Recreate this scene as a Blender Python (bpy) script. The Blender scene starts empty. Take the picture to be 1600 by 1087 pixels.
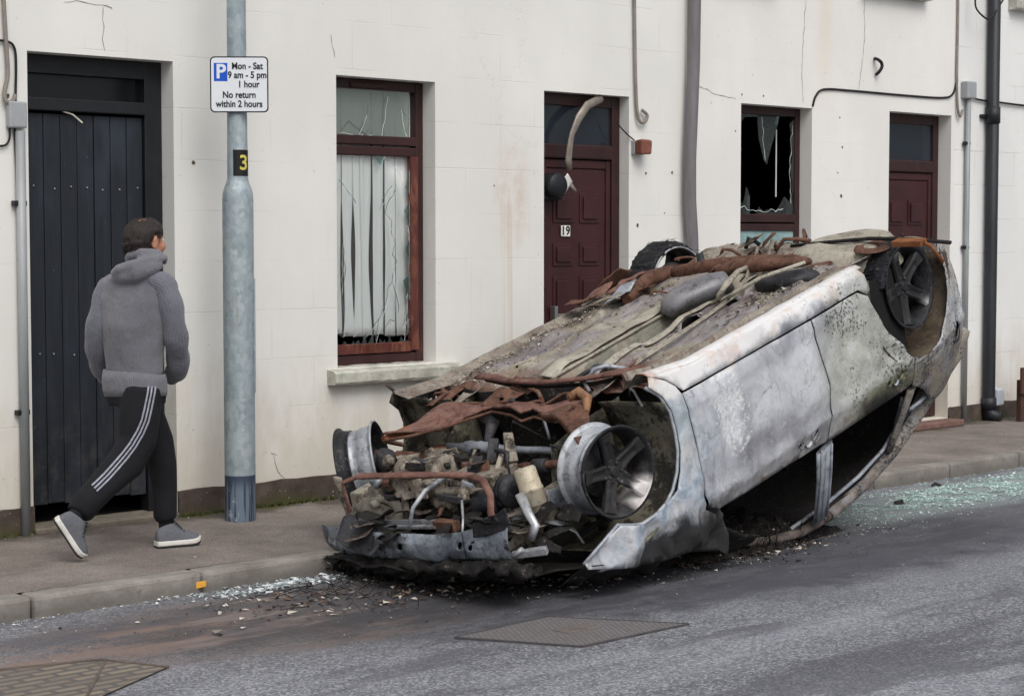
import bpy, bmesh, math, random
from mathutils import Vector, Matrix, noise
random.seed(7)
C = bpy.context.scene.collection
SC = bpy.context.scene
R = math.radians

# ------------------------------------------------------------------ camera, sky, sun, exposure
cam = bpy.data.objects.new('camera', bpy.data.cameras.new('camera')); C.objects.link(cam)
cam.data.sensor_width = 36; cam.data.lens = 67.5; cam.data.clip_end = 500
_th = R(46.3483); _pt = R(3.348)
_f = Vector((math.cos(_th)*math.cos(_pt), math.sin(_th)*math.cos(_pt), -math.sin(_pt)))
cam.location = (-6.1899, -9.1981, 1.6)
cam.rotation_euler = _f.to_track_quat('-Z', 'Y').to_euler()
SC.camera = cam
w = bpy.data.worlds.new("World"); SC.world = w; w.use_nodes = True
nt = w.node_tree; nt.nodes.clear()
sky = nt.nodes.new('ShaderNodeTexSky'); sky.sky_type = 'NISHITA'; sky.sun_disc = False
SUN_EL, SUN_AZ = R(52), R(200)
sky.sun_elevation = SUN_EL; sky.sun_rotation = SUN_AZ; sky.dust_density = 4; sky.air_density = 1.0; sky.ozone_density = 1
hs = nt.nodes.new('ShaderNodeHueSaturation'); hs.inputs['Saturation'].default_value = .42
bg = nt.nodes.new('ShaderNodeBackground'); bg.inputs['Strength'].default_value = .115
wo = nt.nodes.new('ShaderNodeOutputWorld')
nt.links.new(sky.outputs[0], hs.inputs['Color']); nt.links.new(hs.outputs[0], bg.inputs['Color']); nt.links.new(bg.outputs[0], wo.inputs['Surface'])
sun = bpy.data.objects.new('sun', bpy.data.lights.new('sun', 'SUN')); C.objects.link(sun)
sun.data.energy = 1.0; sun.data.angle = R(40); sun.data.color = (1, .985, .965)
# sun_rotation is measured from +Y towards +X
sd = Vector((math.sin(SUN_AZ)*math.cos(SUN_EL), math.cos(SUN_AZ)*math.cos(SUN_EL), math.sin(SUN_EL)))
sun.rotation_euler = sd.to_track_quat('Z', 'Y').to_euler()
SC.view_settings.view_transform = 'Standard'; SC.view_settings.look = 'None'
SC.view_settings.exposure = .24; SC.view_settings.gamma = 1

# ------------------------------------------------------------------ helpers: materials
def c(r, g, b):
    f = lambda v: (v/255/12.92 if v/255 <= .04045 else ((v/255+.055)/1.055)**2.4)
    return (f(r), f(g), f(b), 1)
class Mat:
    def __init__(s, name, rough=.7, metal=0.0, spec=.4):
        s.m = bpy.data.materials.new(name); s.m.use_nodes = True; s.t = s.m.node_tree; s.t.nodes.clear()
        s.o = s.t.nodes.new('ShaderNodeOutputMaterial'); s.b = s.t.nodes.new('ShaderNodeBsdfPrincipled')
        s.t.links.new(s.b.outputs[0], s.o.inputs[0])
        s.b.inputs['Roughness'].default_value = rough; s.b.inputs['Metallic'].default_value = metal
        s.b.inputs['Specular IOR Level'].default_value = spec
        s.tc = s.t.nodes.new('ShaderNodeTexCoord'); s.obj = s.tc.outputs['Object']; s.uv = s.tc.outputs['UV']
        s.xyz = None; s.bn = None
    def put(s, sock, v):
        if hasattr(v, 'is_output'): s.t.links.new(v, sock)
        elif isinstance(v, (tuple, list)) and sock.type == 'RGBA' and len(v) == 3: sock.default_value = (*v, 1)
        else: sock.default_value = v
    def node(s, kind, ins=None, **at):
        n = s.t.nodes.new(kind)
        for k, v in at.items(): setattr(n, k, v)
        for k, v in (ins or {}).items(): s.put(n.inputs[k], v)
        return n
    def sc(s, v, vec=None, loc=(0, 0, 0), rot=(0, 0, 0)):
        return s.node('ShaderNodeMapping', {'Vector': vec or s.obj, 'Scale': v if isinstance(v, tuple) else (v, v, v), 'Location': loc, 'Rotation': rot}).outputs[0]
    def noise(s, scale, detail=5, rough=.6, vec=None, dist=0, col=False):
        n = s.node('ShaderNodeTexNoise', {'Vector': vec or s.obj, 'Scale': scale, 'Detail': detail, 'Roughness': rough, 'Distortion': dist})
        return n.outputs['Color' if col else 'Fac']
    def voro(s, scale, vec=None, feat='F1', out='Distance', rnd=1):
        n = s.node('ShaderNodeTexVoronoi', {'Vector': vec or s.obj, 'Scale': scale, 'Randomness': rnd}, feature=feat)
        return n.outputs[out]
    def rng(s, v, a, b, lo=0.0, hi=1.0, smooth=True):
        n = s.node('ShaderNodeMapRange', {'Value': v, 'From Min': a, 'From Max': b, 'To Min': lo, 'To Max': hi})
        n.interpolation_type = 'SMOOTHSTEP' if smooth else 'LINEAR'; n.clamp = True
        return n.outputs['Result']
    def ramp(s, v, stops):
        n = s.t.nodes.new('ShaderNodeValToRGB'); e = n.color_ramp.elements
        while len(e) < len(stops): e.new(.5)
        for el, (p, col) in zip(e, stops): el.position = p; el.color = col if len(col) == 4 else (*col, 1)
        s.put(n.inputs[0], v); return n.outputs[0]
    def mix(s, f, a, b, mode='MIX'):
        n = s.t.nodes.new('ShaderNodeMix'); n.data_type = 'RGBA'; n.blend_type = mode; n.clamp_factor = True
        s.put(n.inputs[0], f); s.put(n.inputs[6], a); s.put(n.inputs[7], b); return n.outputs[2]
    def m2(s, op, a, b=0.0, clamp=False):
        n = s.t.nodes.new('ShaderNodeMath'); n.operation = op; n.use_clamp = clamp
        s.put(n.inputs[0], a); s.put(n.inputs[1], b); return n.outputs[0]
    def mul(s, *a):
        r = a[0]
        for x in a[1:]: r = s.m2('MULTIPLY', r, x)
        return r
    def axis(s, i, vec=None):
        if vec is not None: return s.node('ShaderNodeSeparateXYZ', {0: vec}).outputs[i]
        if s.xyz is None: s.xyz = s.node('ShaderNodeSeparateXYZ', {0: s.obj})
        return s.xyz.outputs[i]
    def blob(s, ctr, rad, soft=.5, warp=.0, wscale=6):
        """1 inside an ellipsoid about ctr, falling to 0 at its edge; a patch of wear fixed to the thing"""
        v = s.obj
        if warp:
            nz = s.noise(wscale, 4, .6, col=True)
            off = s.node('ShaderNodeVectorMath', {0: nz, 1: (.5, .5, .5)}, operation='SUBTRACT').outputs[0]
            off = s.node('ShaderNodeVectorMath', {0: off, 'Scale': warp}, operation='SCALE').outputs[0]
            v = s.node('ShaderNodeVectorMath', {0: v, 1: off}, operation='ADD').outputs[0]
        d = s.node('ShaderNodeVectorMath', {0: v, 1: tuple(ctr)}, operation='SUBTRACT').outputs[0]
        d = s.node('ShaderNodeVectorMath', {0: d, 1: tuple(rad)}, operation='DIVIDE').outputs[0]
        d = s.node('ShaderNodeVectorMath', {0: d}, operation='LENGTH').outputs['Value']
        return s.rng(d, 1-soft, 1+soft, 1, 0)
    def bump(s, h, strength=.4, dist=.01):
        ins = {'Height': h, 'Strength': strength, 'Distance': dist}
        if s.bn is not None: ins['Normal'] = s.bn
        s.bn = s.node('ShaderNodeBump', ins).outputs[0]
        s.put(s.b.inputs['Normal'], s.bn)
    def col(s, v): s.put(s.b.inputs['Base Color'], v); return s
    def rough(s, v): s.put(s.b.inputs['Roughness'], v); return s
    def metal(s, v): s.put(s.b.inputs['Metallic'], v); return s

def simple(name, col, rough=.6, metal=0, var=.25, scale=14, bump=.15, spec=.4):
    k = Mat(name, rough, metal, spec); n = k.noise(scale, 6, .65)
    a = tuple(x*(1-var) for x in col[:3]); b = tuple(min(1, x*(1+var)) for x in col[:3])
    k.col(k.ramp(n, [(.3, a), (.7, b)]))
    if bump: k.bump(k.noise(scale*4, 4, .6), bump, .004)
    return k.m

# ------------------------------------------------------------------ helpers: things and shapes
def tag(o, label=None, cat=None, group=None, kind=None):
    if label: o['label'] = label
    if cat: o['category'] = cat
    if group: o['group'] = group
    if kind: o['kind'] = kind
    return o
def thing(name, loc, label, cat, group=None):
    o = bpy.data.objects.new(name, None); C.objects.link(o); o.location = loc; o.empty_display_size = .1
    return tag(o, label, cat, group)
def V(*a): return Vector(a if len(a) > 1 else a[0])

class MB:
    def __init__(s): s.bm = bmesh.new(); s.uv = s.bm.loops.layers.uv.new('UVMap'); s.mi = 0
    def box(s, x0, x1, y0, y1, z0, z1, M=None, bevel=0):
        vs = [s.bm.verts.new((x, y, z)) for x in (x0, x1) for y in (y0, y1) for z in (z0, z1)]
        fs = [s.bm.faces.new([vs[i] for i in q]) for q in ((0, 1, 3, 2), (4, 6, 7, 5), (0, 4, 5, 1), (2, 3, 7, 6), (0, 2, 6, 4), (1, 5, 7, 3))]
        if bevel: 
            r = bmesh.ops.bevel(s.bm, geom=list({e for f in fs for e in f.edges}), offset=bevel, segments=2, affect='EDGES', profile=.5)
            vs = list({v for f in r['faces'] for v in f.verts} | {v for v in vs if v.is_valid})
        if M: bmesh.ops.transform(s.bm, matrix=M, verts=[v for v in vs if v.is_valid])
        return vs
    def obox(s, p, q, w, h, up=(0, 0, 1), bevel=0):
        """a bar from p to q, w wide, h high"""
        p, q = V(p), V(q); t = q-p; L = t.length; t.normalize(); u = V(up); u = (u-t*u.dot(t)).normalized(); b = u.cross(t)
        M = Matrix((( t.x, b.x, u.x, p.x), (t.y, b.y, u.y, p.y), (t.z, b.z, u.z, p.z), (0, 0, 0, 1)))
        s.box(0, L, -w/2, w/2, -h/2, h/2, M, bevel)
    def tube(s, pts, rad, n=12, ref=None, cap=True, closed=False, wob=0):
        """swept tube; rad a number, a list of numbers or of (a, b) half widths: a along ref, b across it"""
        pts = [V(p) for p in pts]; N = len(pts); rings = []; L = 0; side = None; acc = [0]
        for i in range(1, N): acc.append(acc[-1]+(pts[i]-pts[i-1]).length)
        for i, p in enumerate(pts):
            if closed: t = pts[(i+1) % N]-pts[i-1]
            else: t = pts[min(i+1, N-1)]-pts[max(i-1, 0)]
            if t.length < 1e-9: t = V(0, 0, 1)
            t.normalize()
            if ref is not None: sd_ = V(ref)
            else: sd_ = side if side is not None else (V(0, 0, 1) if abs(t.z) < .9 else V(1, 0, 0))
            sd_ = sd_-t*sd_.dot(t)
            if sd_.length < 1e-4: sd_ = V(1, 0, 0)-t*t.x
            sd_.normalize(); side = sd_; b = t.cross(sd_)
            r = rad[i] if isinstance(rad, (list, tuple)) and isinstance(rad[0], (list, tuple)) else ((rad[i],)*2 if isinstance(rad, (list, tuple)) else (rad, rad))
            ring = []
            for k in range(n):
                a = 2*math.pi*k/n; q = p+sd_*(math.cos(a)*r[0])+b*(math.sin(a)*r[1])
                if wob: q += noise.noise_vector(q*9)*wob
                ring.append(s.bm.verts.new(q))
            rings.append(ring)
        for i in range(N if closed else N-1):
            A, B = rings[i], rings[(i+1) % N]
            for k in range(n):
                f = s.bm.faces.new((A[k], A[(k+1) % n], B[(k+1) % n], B[k])); f.smooth = True
                for l, (uu, vv) in zip(f.loops, ((k, i), (k+1, i), (k+1, i+1), (k, i+1))): l[s.uv].uv = (uu/n, acc[min(vv, N-1)])
        if cap and not closed:
            s.bm.faces.new(rings[0][::-1]); s.bm.faces.new(rings[-1])
        return rings
    def lathe(s, prof, org, ax, n=32, cap=False):
        """profile [(radius, along)] spun about ax through org"""
        ax = V(ax).normalized(); a = V(0, 0, 1) if abs(ax.z) < .9 else V(1, 0, 0); a = (a-ax*a.dot(ax)).normalized(); b = ax.cross(a); org = V(org)
        rings = []
        for r, h in prof: rings.append([s.bm.verts.new(org+ax*h+(a*math.cos(2*math.pi*k/n)+b*math.sin(2*math.pi*k/n))*r) for k in range(n)])
        for A, B in zip(rings, rings[1:]):
            for k in range(n):
                f = s.bm.faces.new((A[k], A[(k+1) % n], B[(k+1) % n], B[k])); f.smooth = True
        if cap: s.bm.faces.new(rings[0][::-1]); s.bm.faces.new(rings[-1])
        return rings
    def sheet(s, outer, holes=(), step=.05, fn=None, su=None, sv=None):
        """flat outline in (u, v) with holes, cut to a grid and mapped to 3-D by fn(u, v)"""
        b = bmesh.new(); es = []
        for lp in [outer]+list(holes):
            vs = [b.verts.new((u, v, 0)) for u, v in lp]
            for i in range(len(vs)): es.append(b.edges.new((vs[i-1], vs[i])))
        bmesh.ops.triangle_fill(b, use_beauty=True, use_dissolve=False, edges=es, normal=(0, 0, 1))
        us = [p[0] for p in outer]; vv = [p[1] for p in outer]
        for ax, lo, hi, st in ((0, min(us), max(us), su or step), (1, min(vv), max(vv), sv or step)):
            k = math.floor(lo/st)+1
            while k*st < hi:
                co = [0, 0, 0]; no = [0, 0, 0]; co[ax] = k*st; no[ax] = 1
                bmesh.ops.bisect_plane(b, geom=b.verts[:]+b.edges[:]+b.faces[:], dist=1e-5, plane_co=co, plane_no=no); k += 1
        mp = {}
        for v in b.verts:
            u, w_ = v.co.x, v.co.y
            mp[v] = s.bm.verts.new(fn(u, w_) if fn else (u, w_, 0))
        out = []
        for f in b.faces:
            try: g = s.bm.faces.new([mp[v] for v in f.verts]); g.smooth = True; out.append(g)
            except ValueError: continue
            for l, v in zip(g.loops, f.verts): l[s.uv].uv = (v.co.x, v.co.y)
        b.free(); return out
    def prism(s, outer, fn, d, holes=()):
        """flat outline pushed d along: fn(u, v, w) with w = 0 and d"""
        for w_ in (0, d):
            b = bmesh.new(); es = []
            for lp in [outer]+list(holes):
                vs = [b.verts.new((u, v, 0)) for u, v in lp]
                for i in range(len(vs)): es.append(b.edges.new((vs[i-1], vs[i])))
            bmesh.ops.triangle_fill(b, use_beauty=True, edges=es, normal=(0, 0, 1))
            mp = {v: s.bm.verts.new(fn(v.co.x, v.co.y, w_)) for v in b.verts}
            for f in b.faces: s.bm.faces.new([mp[v] for v in f.verts])
            b.free()
        for lp in [outer]+list(holes):
            a = [s.bm.verts.new(fn(u, v, 0)) for u, v in lp]; e = [s.bm.verts.new(fn(u, v, d)) for u, v in lp]
            for i in range(len(lp)): s.bm.faces.new((a[i-1], a[i], e[i], e[i-1]))
    def ribbon(s, pts, w0, nrm, jit=0, seed=0):
        """thin strip along a polyline, lying in the surface with normal nrm"""
        rr = random.Random(seed); pts = [V(p) for p in pts]; P = []
        for a, b in zip(pts, pts[1:]):
            n = max(1, int((b-a).length/.03)) if jit else 1
            for k in range(n): P.append(a.lerp(b, k/n))
        P.append(pts[-1]); nrm = V(nrm); prev = None
        for i, p in enumerate(P):
            t = (P[min(i+1, len(P)-1)]-P[max(i-1, 0)]).normalized(); sd_ = t.cross(nrm).normalized()
            if jit: p = p+sd_*rr.uniform(-jit, jit)
            ww = w0*(rr.uniform(.4, 1.3) if jit else 1)
            pair = (s.bm.verts.new(p-sd_*ww/2), s.bm.verts.new(p+sd_*ww/2))
            if prev: s.bm.faces.new((prev[0], prev[1], pair[1], pair[0]))
            prev = pair
    def ball(s, ctr, r, n=16, sub=None):
        rx = r if isinstance(r, (tuple, list)) else (r, r, r)
        M = Matrix.Translation(V(ctr)) @ Matrix.Diagonal((*rx, 1))
        g = bmesh.ops.create_uvsphere(s.bm, u_segments=n, v_segments=max(6, n//2), radius=1, matrix=M)
        for v in g['verts']:
            for f in v.link_faces: f.smooth = True
        return g['verts']
    def jitter(s, amp, scale=6, seed=0):
        o = V(seed*3.1, seed*1.7, seed)
        for v in s.bm.verts: v.co += noise.noise_vector(v.co*scale+o)*amp
        return s
    def build(s, name, mat, parent=None, smooth=None, solid=0, bevel=0, sub=0, merge=True, remesh=0, offset=-1, rough=0):
        if merge: bmesh.ops.remove_doubles(s.bm, verts=s.bm.verts[:], dist=2e-5)
        bmesh.ops.recalc_face_normals(s.bm, faces=s.bm.faces[:])
        if smooth is not None:
            for f in s.bm.faces: f.smooth = smooth
        me = bpy.data.meshes.new(name); s.bm.to_mesh(me); s.bm.free()
        for mt in (mat if isinstance(mat, (list, tuple)) else [mat]): me.materials.append(mt)
        o = bpy.data.objects.new(name, me); C.objects.link(o)
        if parent:
            o.parent = parent
            if parent.type == 'EMPTY' and not parent.get('local'): o.location = -parent.location
        if remesh:
            m = o.modifiers.new('remesh', 'REMESH'); m.mode = 'VOXEL'; m.voxel_size = remesh; m.use_smooth_shade = True
            m = o.modifiers.new('smooth', 'SMOOTH'); m.iterations = 6 if not rough else 1; m.factor = .6
            if rough:
                tx = bpy.data.textures.new('grain', 'CLOUDS'); tx.noise_scale = .045; tx.noise_depth = 3
                m = o.modifiers.new('displace', 'DISPLACE'); m.texture = tx; m.strength = rough; m.texture_coords = 'LOCAL'
        if solid: m = o.modifiers.new('solid', 'SOLIDIFY'); m.thickness = solid; m.offset = offset
        if bevel: m = o.modifiers.new('bevel', 'BEVEL'); m.width = bevel; m.segments = 2; m.limit_method = 'ANGLE'; m.angle_limit = R(40)
        if sub: m = o.modifiers.new('sub', 'SUBSURF'); m.levels = sub; m.render_levels = sub
        return o

def writing(name, text, size, mat, M, parent, align='CENTER', bold=0, squeeze=1):
    """lettering as a thin mesh; M places its plane (x along the line, y up, z out)"""
    cu = bpy.data.curves.new(name, 'FONT'); cu.body = text; cu.size = size; cu.align_x = align; cu.align_y = 'CENTER'; cu.extrude = .0006; cu.offset = bold; cu.space_line = .95
    t = bpy.data.objects.new('lettering_curve', cu); C.objects.link(t)
    me = bpy.data.meshes.new_from_object(t.evaluated_get(bpy.context.evaluated_depsgraph_get()))
    bpy.data.objects.remove(t); bpy.data.curves.remove(cu)
    me.name = name; me.transform(M @ Matrix.Diagonal((squeeze, 1, 1, 1))); me.materials.clear(); me.materials.append(mat)
    o = bpy.data.objects.new(name, me); C.objects.link(o); o.parent = parent
    if parent.type == 'EMPTY' and not parent.get('local'): o.location = -parent.location
    return o

# ------------------------------------------------------------------ materials of the street front
def wall_mat(name, tint, lines=.5, seed=0, stain=False):
    k = Mat(name, .85, 0, .25); z = k.axis(2); x = k.axis(0)
    base = tint
    nz = k.noise(1.1, 5, .55, k.sc((1, 1, .6), loc=(seed, 0, 0)))
    col = k.mix(k.rng(nz, .35, .7), tuple(v*.94 for v in base), tuple(min(1, v*1.03) for v in base))
    # faint coursed ashlar joints scored into the render
    sw = k.node('ShaderNodeCombineXYZ', {0: x, 1: z, 2: 0}).outputs[0]
    br = k.node('ShaderNodeTexBrick', {'Vector': sw, 'Color1': (0, 0, 0, 1), 'Color2': (0, 0, 0, 1), 'Mortar': (1, 1, 1, 1), 'Scale': 1, 'Mortar Size': .0035, 'Mortar Smooth': .6, 'Brick Width': .62, 'Row Height': .29})
    jn = k.mul(br.outputs['Color'], k.rng(k.noise(1.7, 3, .5, k.sc(1, loc=(3+seed, 0, 1))), .42, .62), lines)
    col = k.mix(k.mul(jn, .55), col, c(150, 143, 130))
    # hairline cracks
    cr = k.voro(1.6, k.node('ShaderNodeVectorMath', {0: k.obj, 1: k.node('ShaderNodeVectorMath', {0: k.noise(4, 4, .7, col=True), 'Scale': .35}, operation='SCALE').outputs[0]}, operation='ADD').outputs[0], 'DISTANCE_TO_EDGE')
    crk = k.mul(k.rng(cr, .0, .006, 1, 0), k.rng(k.noise(.7, 2, .5, k.sc(1, loc=(seed+7, 2, 0))), .6, .7))
    col = k.mix(k.mul(crk, .16), col, c(150, 142, 130))
    # brown drips and specks
    dr = k.noise(3, 4, .6, k.sc((7, 1, .35), loc=(seed, 0, 5)))
    col = k.mix(k.rng(dr, .6, .82, 0, .14), col, c(176, 158, 132))
    sp = k.noise(26, 3, .5, k.sc(1, loc=(seed, 0, 0)))
    col = k.mix(k.rng(sp, .7, .76, 0, .35), col, c(140, 124, 104))
    # splash dirt low down
    low = k.m2('ADD', z, k.rng(k.noise(3.3, 5, .65, k.sc((1.6, 1, .6))), .3, .75, -.28, .28))
    dirt = k.rng(low, .02, .95, 1, 0)
    col = k.mix(k.mul(dirt, .45), col, c(186, 172, 148))
    g = k.noise(17, 5, .7)
    col = k.mix(k.mul(k.rng(low, .1, .6, 1, 0), k.rng(g, .58, .74), .7), col, c(120, 106, 84))
    if stain:   # thrown-paint stain running down, pinkish brown
        p = (2.585, 0, 1.845)
        st = k.blob((p[0], 0, p[2]), (.14, 1, .34), .6, .10, 7)
        wx = k.noise(2, 2, .5, k.sc((22, 1, .12)))
        run = k.mul(k.rng(k.m2('ABSOLUTE', k.m2('SUBTRACT', x, p[0]+.02)), .0, .24, 1, 0), k.rng(wx, .52, .6), k.rng(z, .55, .9, 0, 1), k.rng(z, 1.75, 2.0, 1, 0))
        col = k.mix(k.mul(st, k.rng(k.noise(8, 4, .6), .3, .7), .5), col, c(205, 178, 158)); col = k.mix(k.mul(run, .45), col, c(206, 186, 168))
    rid = k.rng(k.m2('ABSOLUTE', k.m2('SUBTRACT', x, 5.94)), 0, .16, 1, 0)
    col = k.mix(k.mul(rid, k.rng(z, 2.2, 3.1), .22), col, c(214, 196, 150))
    k.col(col)
    h = k.m2('ADD', k.m2('MULTIPLY', k.noise(60, 5, .6), .25), k.m2('MULTIPLY', jn, -1.2))
    h = k.m2('ADD', h, k.m2('MULTIPLY', k.noise(4, 4, .5), .6)); h = k.m2('SUBTRACT', h, k.mul(crk, .3))
    k.bump(h, .35, .01)
    return k.m
M_wallA = wall_mat('cream_render', c(231, 230, 224)[:3], .32, 0, True)
M_wallB = wall_mat('smooth_cream_render', c(234, 232, 227)[:3], .12, 4)
M_wallC = wall_mat('coursed_white_render', c(232, 232, 229)[:3], .75, 9)

def plinth_mat():
    k = Mat('brown_plinth_paint', .8); n = k.noise(6, 6, .7)
    col = k.ramp(n, [(.3, c(58, 48, 44)), (.55, c(84, 72, 66)), (.8, c(112, 100, 90))])
    z = k.m2('ADD', k.axis(2), k.m2('MULTIPLY', k.noise(5, 4, .6), -.1))
    col = k.mix(k.mul(k.rng(z, -.06, .05, 1, 0), k.rng(k.noise(2.2, 3, .6), .4, .6)), col, c(70, 72, 38))
    col = k.mix(k.rng(k.noise(40, 3, .6), .68, .74), col, c(165, 155, 140))
    k.col(col); k.bump(k.noise(30, 5, .65), .5, .01); return k.m
M_plinth = plinth_mat()

def pvc_mat(name, a, b, worn=.3, wcol=c(150, 72, 40)):
    k = Mat(name, .45); n = k.noise(5, 5, .6)
    col = k.ramp(n, [(.3, a), (.7, b)])
    wr = k.noise(5, 6, .75, k.sc((3, 3, 1)))
    col = k.mix(k.rng(wr, .62-worn*.35, .75-worn*.3), col, wcol)
    col = k.mix(k.rng(k.noise(38, 4, .7), .68, .75, 0, worn*1.6), col, c(190, 175, 160))
    k.col(col); k.rough(k.rng(n, .3, .7, .35, .65)); k.bump(wr, .2, .004); return k.m
M_brown = pvc_mat('brown_pvc', c(42, 24, 24), c(62, 33, 32), .08, c(96, 56, 46))
M_brownw = pvc_mat('weathered_brown_pvc', c(76, 38, 34), c(98, 52, 43), .5, c(120, 74, 58))
M_door = pvc_mat('maroon_door', c(50, 23, 25), c(66, 30, 31), .06, c(96, 60, 56))
M_silv = simple('dull_silver', c(170, 170, 168), .35, .8, .15)
def gate_mat():
    k = Mat('black_painted_boards', .55); n = k.noise(4, 6, .65, k.sc((6, 1, .6)))
    col = k.ramp(n, [(.25, c(22, 26, 32)), (.6, c(34, 39, 47)), (.85, c(52, 56, 62))])
    sc_ = k.noise(6, 6, .8, k.sc((9, 1, .7), loc=(2, 0, 3)))
    col = k.mix(k.rng(sc_, .66, .74, 0, .6), col, c(112, 116, 118)); col = k.mix(k.rng(k.noise(46, 4, .7), .70, .74, 0, .8), col, c(150, 150, 146)); col = k.mix(k.rng(k.noise(1.3, 4, .6, k.sc((2, 1, 1), loc=(4, 0, 2))), .5, .7, 0, .45), col, c(58, 66, 76))
    col = k.mix(k.mul(k.rng(k.axis(2), .1, .9, 1, 0), k.rng(k.noise(7, 6, .7), .45, .7), .5), col, c(92, 86, 80))
    k.col(col); k.bump(k.noise(9, 5, .6, k.sc((10, 1, .5))), .25, .006); return k.m
M_gate = gate_mat()
M_black = simple('black_paint', c(26, 28, 32), .5, 0, .3)
def pane_mat(name, tint, alpha, rough=.06, ior=1.45):
    k = Mat(name, rough, 0, .5)
    g = k.node('ShaderNodeBsdfGlossy', {'Color': (.9, .95, 1, 1), 'Roughness': rough}); t = k.node('ShaderNodeBsdfTransparent', {'Color': tint})
    d = k.node('ShaderNodeBsdfDiffuse', {'Color': tint})
    fr = k.node('ShaderNodeFresnel', {'IOR': ior})
    m1 = k.node('ShaderNodeMixShader', {0: alpha, 1: t.outputs[0], 2: d.outputs[0]})
    m = k.node('ShaderNodeMixShader', {0: fr.outputs[0], 1: m1.outputs[0], 2: g.outputs[0]})
    k.t.links.new(m.outputs[0], k.o.inputs[0]); return k.m
M_glass = pane_mat('window_glass', c(253, 254, 253), .035, ior=1.3)
M_shard = pane_mat('broken_glass', c(214, 226, 223), .045)
M_haze = pane_mat('hazy_grey_green_glass', c(206, 214, 208), .24, .15)  # grey-green pane, partly diffuse
M_fan = pane_mat('dark_fanlight_glass', c(58, 66, 76), .5, .10)
M_crackline = simple('crack_edge', c(96, 104, 104), .4, 0, .3, bump=0)
M_cracklight = simple('painted_crack_glint', c(226, 236, 234), .3, 0, .1, bump=0)  # pale colour that paints the glint along cracked glass
M_room = simple('shaded_room_plaster', c(52, 48, 45), .9, 0, .4, 2)  # the rooms' shade is put into this dark plaster colour
M_blind = simple('white_blind_fabric', c(248, 249, 248), .8, 0, .015, 5)
def stone_mat():
    k = Mat('sill_concrete', .9); n = k.noise(9, 6, .7)
    col = k.ramp(n, [(.3, c(150, 148, 136)), (.55, c(190, 188, 176)), (.75, c(212, 210, 200))])
    col = k.mix(k.rng(k.noise(14, 6, .75), .56, .7, 0, .7), col, c(104, 102, 84))
    col = k.mix(k.mul(k.rng(k.noise(5, 3, .5, k.sc(1, loc=(5, 1, 1))), .6, .68), .5), col, c(96, 140, 116))
    k.col(col); k.bump(k.noise(34, 6, .7), .7, .012); return k.m
M_sill = stone_mat()
M_pave_step = simple('red_step', c(120, 92, 84), .9, 0, .3, 12, .4)

# ------------------------------------------------------------------ houses
WY = lambda y0: (lambda u, v, d: (u, y0+d, v))
H_TOP = 5.6
def house(name, label, x0, x1, y0, mat, holes, depth=.19):
    t = thing(name, ((x0+x1)/2, y0, 0), label, 'house', 'terraced houses along the pavement')
    m = MB(); m.prism([(x0, -.2), (x1, -.2), (x1, H_TOP), (x0, H_TOP)], WY(y0), depth, [[(a, b), (e, b), (e, d), (a, d)] for a, e, b, d in holes])
    m.build('wall', mat, t)
    # dark rooms behind the openings
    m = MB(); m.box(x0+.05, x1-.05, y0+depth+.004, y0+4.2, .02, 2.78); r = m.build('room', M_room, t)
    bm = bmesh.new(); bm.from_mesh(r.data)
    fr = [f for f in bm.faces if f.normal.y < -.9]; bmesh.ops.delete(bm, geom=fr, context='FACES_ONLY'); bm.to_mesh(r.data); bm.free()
    m = MB(); m.box(x0, x1, y0-.18, y0+4.3, H_TOP+.003, H_TOP+.2); m.build('roof', simple('roof_slate', c(70, 72, 78)), t)
    return t
GATE = (-.971, -.055, .0, 2.578); W1 = (1.113, 1.912, .79, 2.57); D1 = (2.881, 3.716, .0, 2.567)
W2 = (4.929, 5.784, 1.0, 2.58); D2 = (6.801, 7.726-.04, .06, 2.605)
UP = [(1.113, 1.95, 3.55, 5.0), (4.66, 5.2, 3.56, 4.9), (6.45, 7.2, 3.62, 4.9), (8.62, 9.5, 3.66, 4.9)]
HA = house('terraced_house', 'cream terraced house with black plank gate, cracked blind window and door number 19', -5, 4.318, 0, M_wallA, [GATE, W1, D1, UP[0]])
HB = house('terraced_house', 'smooth cream terraced house with dark broken window behind the raised rear of the burnt car', 4.318, 7.735, -.006, M_wallB, [W2, D2, UP[1], UP[2]])
HC = house('terraced_house', 'white terraced house scored with coursed joints, beyond the black downpipe', 7.735, 14, .004, M_wallC, [UP[3]])

def plinth(t, spans, y0):
    m = MB(); rr = random.Random(3)
    for a, b in spans:
        n = max(2, int((b-a)/.12)); P = [(a+(b-a)*i/n, .146+rr.uniform(-.006, .006)) for i in range(n+1)]
        m.prism([(a, -.1)]+[(b, -.1)]+P[::-1], lambda u, v, d: (u, y0-.016+d, v), .0145)
    m.build('plinth', M_plinth, t)
plinth(HA, [(-5, -.972), (-.054, 2.88), (3.717, 4.317)], 0); plinth(HB, [(4.319, 6.80), (7.69, 7.734)], -.006); plinth(HC, [(7.736, 14)], .004)

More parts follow.
